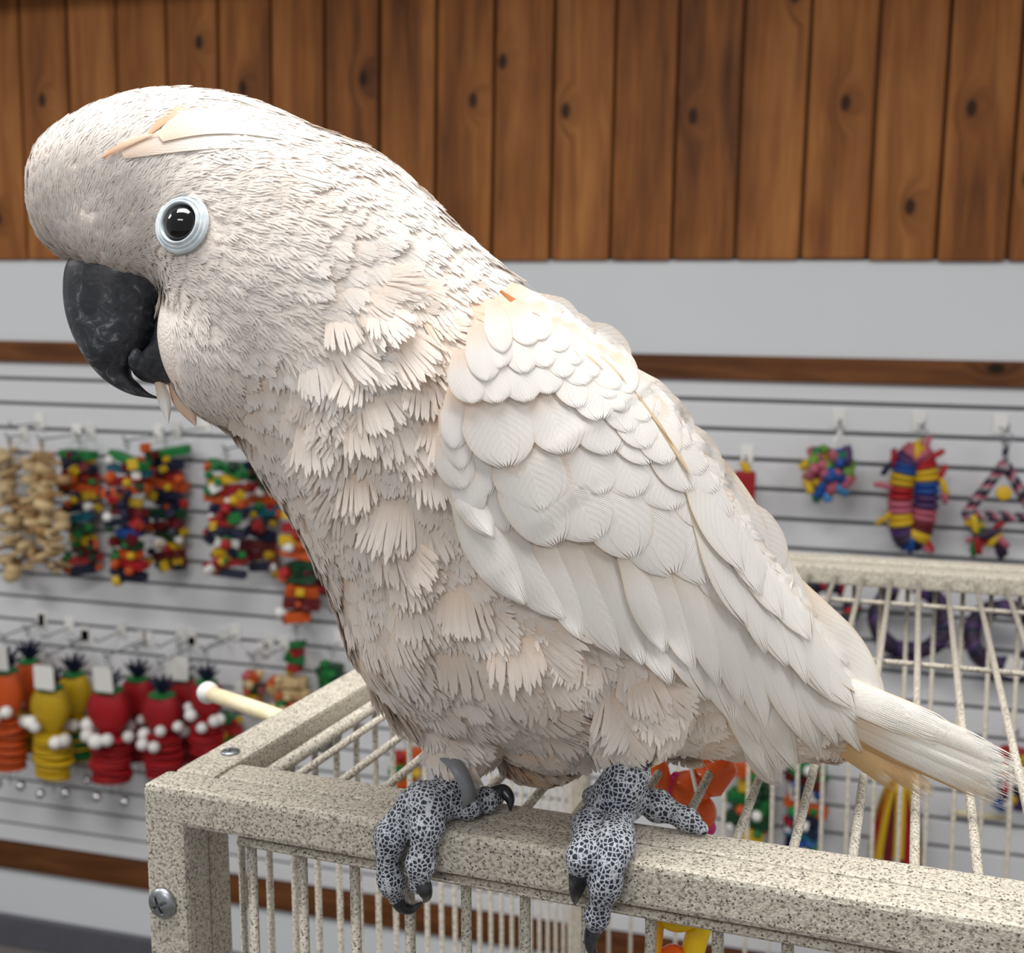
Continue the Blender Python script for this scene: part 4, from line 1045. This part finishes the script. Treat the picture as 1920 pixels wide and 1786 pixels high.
# small mixed toys behind the cage's side rail
block_toy(432, 1338, 1420, 50, [('green', .8), ('red', 1), ('yellow', .9), ('darkred', .8)], 'small green and red toy under the dowel perch', 71, beads=('red', 'yellow', 'green', 'beige'), dens=3)
block_toy(476, 1258, 1322, 40, [('orange', .8), ('darkgreen', 1), ('yellow', .9)], 'small carrot coloured toy above the dowel perch', 72, beads=('orange', 'darkgreen', 'beige', 'rose'))
block_toy(545, 1268, 1350, 84, [('beige', .8), ('beige', 1), ('green', .7), ('beige', 1)], 'beige and green chip toy behind the cage side rail', 73, beads=('beige', 'beige', 'tan', 'green', 'orange'), dens=7)
block_toy(555, 1200, 1258, 30, [('green', .8), ('red', .7), ('green', .7), ('red', .8)], 'thin string of red and green bits', 74, beads=('red', 'green', 'yellow'), dens=1, off=.05)
block_toy(622, 1240, 1330, 44, [('darkgreen', 1), ('darkgreen', .9), ('green', .8)], 'dark green leafy toy beside the cockatoo belly', 75, beads=('darkgreen', 'green'), dens=6)
# empty hooks of the slat wall
for px, py, lab in [(26, 803, 'empty hook above the beige chip toys'), (345, 812, 'empty hook just under the cockatoo chin'), (85, 1198, 'empty hook above the yellow shredder toys'), (185, 1206, 'empty hook above the red shredder toy by the yellow ones'),
                    (300, 1216, 'empty hook above the red shredder toy by the cage corner'), (382, 1220, 'empty hook above the tip of the dowel perch'), (470, 1232, 'empty hook above the carrot coloured toy'), (500, 1236, 'empty hook above the beige and green chip toy')]:
    hook(wp(px, py, .10), lab)

# rope toys right of the cockatoo
def rope_mesh(path, r, cols, turns, closed=False, e=None, strands=3, name='rope_strand'):
    n = len(path); path = [Vector(p) for p in path]
    for s_ in range(strands):
        pts_ = []
        for i in range(n):
            t = (path[(i+1) % n]-path[i-1]) if closed else (path[min(i+1, n-1)]-path[max(i-1, 0)]); t.normalize()
            a = Vector((0, 1, 0)); a = (a-t*a.dot(t)).normalized(); b = t.cross(a)
            ph = 2*math.pi*(turns*i/n+s_/strands); pts_.append(path[i]+(a*math.cos(ph)+b*math.sin(ph))*r*.55)
        m = MB(); m.tube(pts_, r*.62, 7, closed=closed); m.build(name, colour(cols[s_ % len(cols)]), e, True)
q = wp(1575, 800, .08); s = mpp(q); e = empty('rope_ball_toy', q, 'small round ball toy of knotted blue and pink rope', 'bird toy', 'rope toys'); hook(q, 'white slatwall hook holding the knotted rope ball'); loop_ring(e)
for x in (-.010, .012): 
    m = MB(); m.tube([(0, 0, -.008), (x, -.004, -.03), (x*1.5, 0, -.07)], .0022, 6); m.build('cord', colour('white'), e, True)
rs = random.Random(5)
for k in range(58):
    v = Vector((rs.gauss(0, 1), rs.gauss(0, 1), rs.gauss(0, 1))).normalized(); d = .052*rs.uniform(.65, 1.0)
    put(e, 'knot', rs.choice(['blue', 'sky', 'sky', 'green', 'rose', 'purple', 'yellow', 'rose', 'lime', 'rose']), (v.x*d-.018, v.y*d*.8, v.z*d*1.02-.098), (.042, .036, .036), (rs.uniform(0, 3), rs.uniform(0, 3), rs.uniform(0, 3)), 'rope_knot')
q = wp(1730, 805, .08); s = mpp(q); e = empty('rope_ring_toy', q, 'long oval ring toy wrapped in yellow, red and blue rope', 'bird toy', 'rope toys'); hook(q, 'white slatwall hook holding the wrapped rope ring'); loop_ring(e, .011)
m = MB(); m.tube([(0, 0, -.016), (-.004, 0, -.04)], .004, 7); m.build('cord', colour('tan'), e, True)
cyc = ['yellow', 'rose', 'red', 'yellow', 'blue', 'purple', 'rose', 'darkred', 'yellow', 'navy', 'blue', 'plum', 'purple']
for k in range(40):
    a = 2*math.pi*k/40; cx_, cz_ = .025*math.sin(a)-.010, .092*math.cos(a)-.140
    tan_ = Vector((.025*math.cos(a), 0, -.092*math.sin(a))).normalized()
    put(e, 'disc', cyc[(k//2) % len(cyc)], (cx_, rs.uniform(-.004, .004), cz_), (.052, .052, .013), tan_.to_track_quat('Z', 'Y').to_euler(), 'rope_wrap')
for k in range(12):
    a = rs.uniform(0, 6.28); put(e, 'knot', rs.choice(['yellow', 'red', 'navy', 'rose']), (.060*math.sin(a)-.012, -.01, .115*math.cos(a)-.140), (.036, .022, .022), (rs.uniform(0, 3), rs.uniform(0, 3), 0), 'rope_end')
q = wp(1888, 812, .08); e = empty('rope_triangle_toy', q, 'triangle swing toy of twisted multicoloured rope', 'bird toy', 'rope toys'); hook(q, 'white slatwall hook holding the rope triangle'); loop_ring(e, .012)
def seg(a, b, n=18): a = Vector(a); b = Vector(b); return [a.lerp(b, i/(n-1)) for i in range(n)]
A_, B_, C_ = (0, 0, -.062), (-.068, 0, -.170), (.068, 0, -.170)
rope_mesh(seg((0, 0, -.02), A_, 8), .006, ['plum', 'grey', 'navy'], 2, e=e)
for a, b in ((A_, B_), (A_, C_), (B_, C_)): rope_mesh(seg(a, b), .011, ['plum', 'grey', 'rose', 'plum'], 5, e=e, strands=4)
for k in range(16): put(e, 'knot', rs.choice(['rose', 'red', 'plum', 'green', 'yellow', 'navy']), (-.02+rs.uniform(-.03, .03), rs.uniform(-.01, .01), -.215+rs.uniform(-.03, .03)), (.036, .024, .024), (rs.uniform(0, 3), rs.uniform(0, 3), 0), 'rope_end')
put(e, 'disc', 'yellow', (.0, -.01, -.12), (.03, .03, .012), (1.4, 0, 0), 'bead')
q = wp(1398, 868, .07); e = empty('red_block_toy', q, 'red block toy with yellow knot peeping from behind the cockatoo wing', 'bird toy'); hook(q, 'white slatwall hook half behind the cockatoo wing'); cord(e, 0, -.05)
put(e, 'knot', 'yellow', (0, 0, -.012), (.03, .03, .03), (0, 1, 0), 'knot'); put(e, 'block', 'red', (0, 0, -.055), (.045, .03, .075)); put(e, 'block', 'darkred', (0, 0, -.11), (.04, .03, .03))
# rope rings lower on the wall, seen through the cage top
for i, (px, py, R_, cols, lab) in enumerate([(1712, 1085, .085, ['plum', 'plum', 'purple', 'navy'], 'dark purple rope ring with a white tag behind the cage top'), (1888, 1120, .078, ['purple', 'plum', 'plum', 'navy'], 'purple and navy rope ring near the wall behind the cage'), (1555, 1075, .062, ['darkgreen', 'plum', 'navy', 'red'], 'green and plum rope ring beside the cockatoo back')]):
    q = wp(px, py, .08); R_ *= .80; e = empty('rope_coil_toy', q, lab, 'bird toy', 'rope coils'); hook(q, 'hook above the '+lab); loop_ring(e)
    rope_mesh([(R_*math.cos(a), .008*math.sin(3*a), R_*math.sin(a)-R_-.02) for a in [k*2*math.pi/48 for k in range(48)]], .017, cols, 10, True, e, 4)
    put(e, 'block', 'white', (-.012+.03*i, -.024, -.028-.11*(i == 1)), (.034, .002, .042), (.1, .2, .1), 'hang_tag')
    for k in range(4): put(e, 'knot', cols[k], (rs.uniform(-.03, .03), 0, -2*R_-.04), (.035, .028, .028), (rs.uniform(0, 3), 0, 0), 'rope_end')
block_toy(1515, 1425, 1600, 74, [('green', .9), ('darkred', 1), ('white', .7), ('orange', 1.1), ('navy', .7), ('teal', .9), ('navy', .8)], 'green, red and orange block toy with white knots behind the cage', 81, beads=('white', 'green', 'red', 'blue', 'navy'), dens=3)
block_toy(1410, 1430, 1580, 84, [('orange', .9), ('yellow', .6), ('green', 1), ('darkgreen', 1), ('yellow', .6)], 'green and orange block toy behind the cockatoo leg', 82, beads=('green', 'yellow', 'orange', 'darkgreen', 'white'), dens=3)
block_toy(1905, 1400, 1520, 46, [('red', 1), ('orange', .8), ('navy', 1), ('purple', .9)], 'small red and blue toy beyond the tail tip', 83, beads=('red', 'blue', 'yellow', 'white'))
block_toy(762, 1405, 1500, 60, [('orange', 1), ('green', .7), ('orange', .8), ('red', .9)], 'small orange and green block toy seen under the cockatoo breast', 84, beads=('orange', 'green', 'red', 'yellow'))
q = wp(1690, 1440, .08); e = empty('ribbon_toy', q, 'toy of hanging yellow and red fabric strips', 'bird toy'); hook(q, 'white slatwall hook holding the fabric strip toy'); loop_ring(e)
rs = random.Random(77)
for k in range(16):
    a = k*2*math.pi/16; c = ['yellow', 'red', 'yellow', 'darkred'][k % 4]; L_ = rs.uniform(.16, .23); m = MB(); n = 8; v0 = []
    for i in range(n+1):
        u = i/n; r = .012+.045*u**.7; x = r*math.cos(a); y = r*math.sin(a)*.8; z = -.02-L_*u+.03*math.sin(math.pi*u)
        w = .010; v0 += [(x-w*math.sin(a), y+w*math.cos(a), z), (x+w*math.sin(a), y-w*math.cos(a), z)]
    m.add(v0+[(x*.97, y*.97, z) for x, y, z in v0], [(2*i, 2*i+1, 2*i+3, 2*i+2) for i in range(n)]+[(2*i+2+2*n+2, 2*i+3+2*n+2, 2*i+1+2*n+2, 2*i+2*n+2) for i in range(n)])
    m.build('fabric_strip', colour(c), e, True)
put(e, 'bead', 'yellow', (0, 0, -.02), (.03, .03, .03))
for k in range(6): put(e, 'knot', rs.choice(['navy', 'blue', 'plum']), (rs.uniform(-.05, .05), 0, -.25+rs.uniform(-.02, .01)), (.05, .035, .035), (rs.uniform(0, 3), 0, 0))
# pale dowel on the wall behind the cage
a = wp(1770, 1524, .02); m = MB(); m.tube([(0, 0, 0), (.11, 0, 0)], .0055, 12); o = m.build('wooden_dowel', M_dowel, None, True); o.location = wp(1785, 1522, .012); tag(o, 'thin pale wooden dowel lying against the slat wall behind the tail', 'dowel')

# ------------------------------------------------------------------ things on and in the cage
def side_pt(px, py, x=.003):
    d = ray(px, py); return CAM + d*(((P0-CAM).dot(cX)+x)/d.dot(cX))
# dowel perch bolted to the outside of the cage's left side
A3 = pt(392, 1299, (side_pt(615, 1378)-CAM).dot(Fv)+.10); B3 = side_pt(615, 1378)
e = empty('dowel_perch', B3, 'pale round wooden perch bolted to the outside of the cage', 'perch')
d_ = A3-B3; m = MB(); m.tube([(0, 0, 0), d_*.5+Vector((0, 0, .0006)), d_], .0058, 14); m.build('perch_rod', M_dowel, e, True)
m = MB(); m.sphere(d_*1.01, .0085, 14, 9); m.build('end_cap', colour('white'), e, True)
m = MB(); m.lathe([(.001, 0), (.012, 0), (.012, .003), (.001, .003)], 18, (d_.normalized()).to_track_quat('Z', 'Y').to_matrix()); m.build('washer', M_zinc, e, True)
# orange plastic toy hanging under the cage lid
q = CM @ Vector((.2637, .105, cHT-.012)); e = empty('plastic_charm_toy', q, 'glossy orange and pink plastic charm toy hanging under the cage lid', 'bird toy')
M_or = plastic('glossy_orange_plastic', srgb(244, 104, 40), .25, .06); M_pk = plastic('glossy_pink_plastic', srgb(232, 50, 130), .25, .06)
def inv(p): return p-q
D0 = (q-CAM).dot(Fv)+.035
def at(px, py, dd=0): return inv(pt(px, py, D0+dd))
m = MB(); m.tube([(0, 0, 0), at(1296, 1440)], .0012, 6); m.build('cord', colour('white'), e, True)
m = MB(); m.sphere(at(1292, 1478), .0105, 18, 12, sc=(1.1, 1, .95)); m.build('round_body', M_or, e, True)
m = MB(); m.tube([at(1300, 1470), at(1335, 1462), at(1352, 1440), at(1340, 1416)], [.008, .0095, .0095, .0085], 14); m.sphere(at(1340, 1416), .0085); m.build('curl', M_or, e, True)
m = MB(); m.tube([at(1232, 1408), at(1236, 1440), at(1246, 1484)], [.0012, .0055, .0050], 12); m.build('ear', M_or, e, True)
m = MB(); m.tube([at(1268, 1456), at(1256, 1476), at(1248, 1500)], [.003, .0048, .004], 12); m.sphere(at(1268, 1456), .003); m.sphere(at(1248, 1500), .004); m.build('tab', M_pk, e, True)
m = MB(); m.sphere(at(1308, 1522), .0105, 18, 12); m.build('ball', M_or, e, True)
m = MB(); m.sphere(at(1326, 1550), .0050, 14, 9); m.tube([at(1308, 1522), at(1326, 1550)], .003, 8); m.build('bobble', M_pk, e, True)
# yellow plastic toy behind the front bars
q = CM @ Vector((.2637, .06, cHT-.0125)); D0 = (pt(0, 0, 1)-CAM).dot(Fv)*0+(on_front(1270, 1750, .05)-CAM).dot(Fv)
e = empty('plastic_shape_toy', q, 'yellow plastic toy hanging just behind the front bars', 'bird toy')
M_ye = plastic('glossy_yellow_plastic', srgb(250, 206, 30), .3, .05); M_yo = plastic('amber_plastic', srgb(246, 178, 30), .35, .05)
m = MB(); m.tube([(0, 0, 0), at(1268, 1700)], .0012, 6); m.build('cord', colour('white'), e, True)
m = MB(); m.sphere(at(1268, 1712), .0095, 18, 12, sc=(1.2, .8, .9)); m.build('ball', M_ye, e, True)
m = MB(); m.tube([at(1236, 1700), at(1228, 1740), at(1224, 1790), at(1230, 1840)], .0042, 12); m.build('arm', M_yo, e, True)
m = MB(); m.tube([at(1322, 1712), at(1308, 1750), at(1296, 1795), at(1290, 1840)], .0056, 12); m.sphere(at(1322, 1712), .0056); m.build('arm', M_ye, e, True)
m = MB(); m.tube([at(1230, 1705), at(1270, 1704), at(1320, 1714)], .0030, 10); m.build('bar', M_ye, e, True)
m = MB(); m.sphere(at(1262, 1800), .0075, 16, 10); m.tube([at(1226, 1810), at(1296, 1808)], .003, 8); m.build('bobble', M_or, e, True)
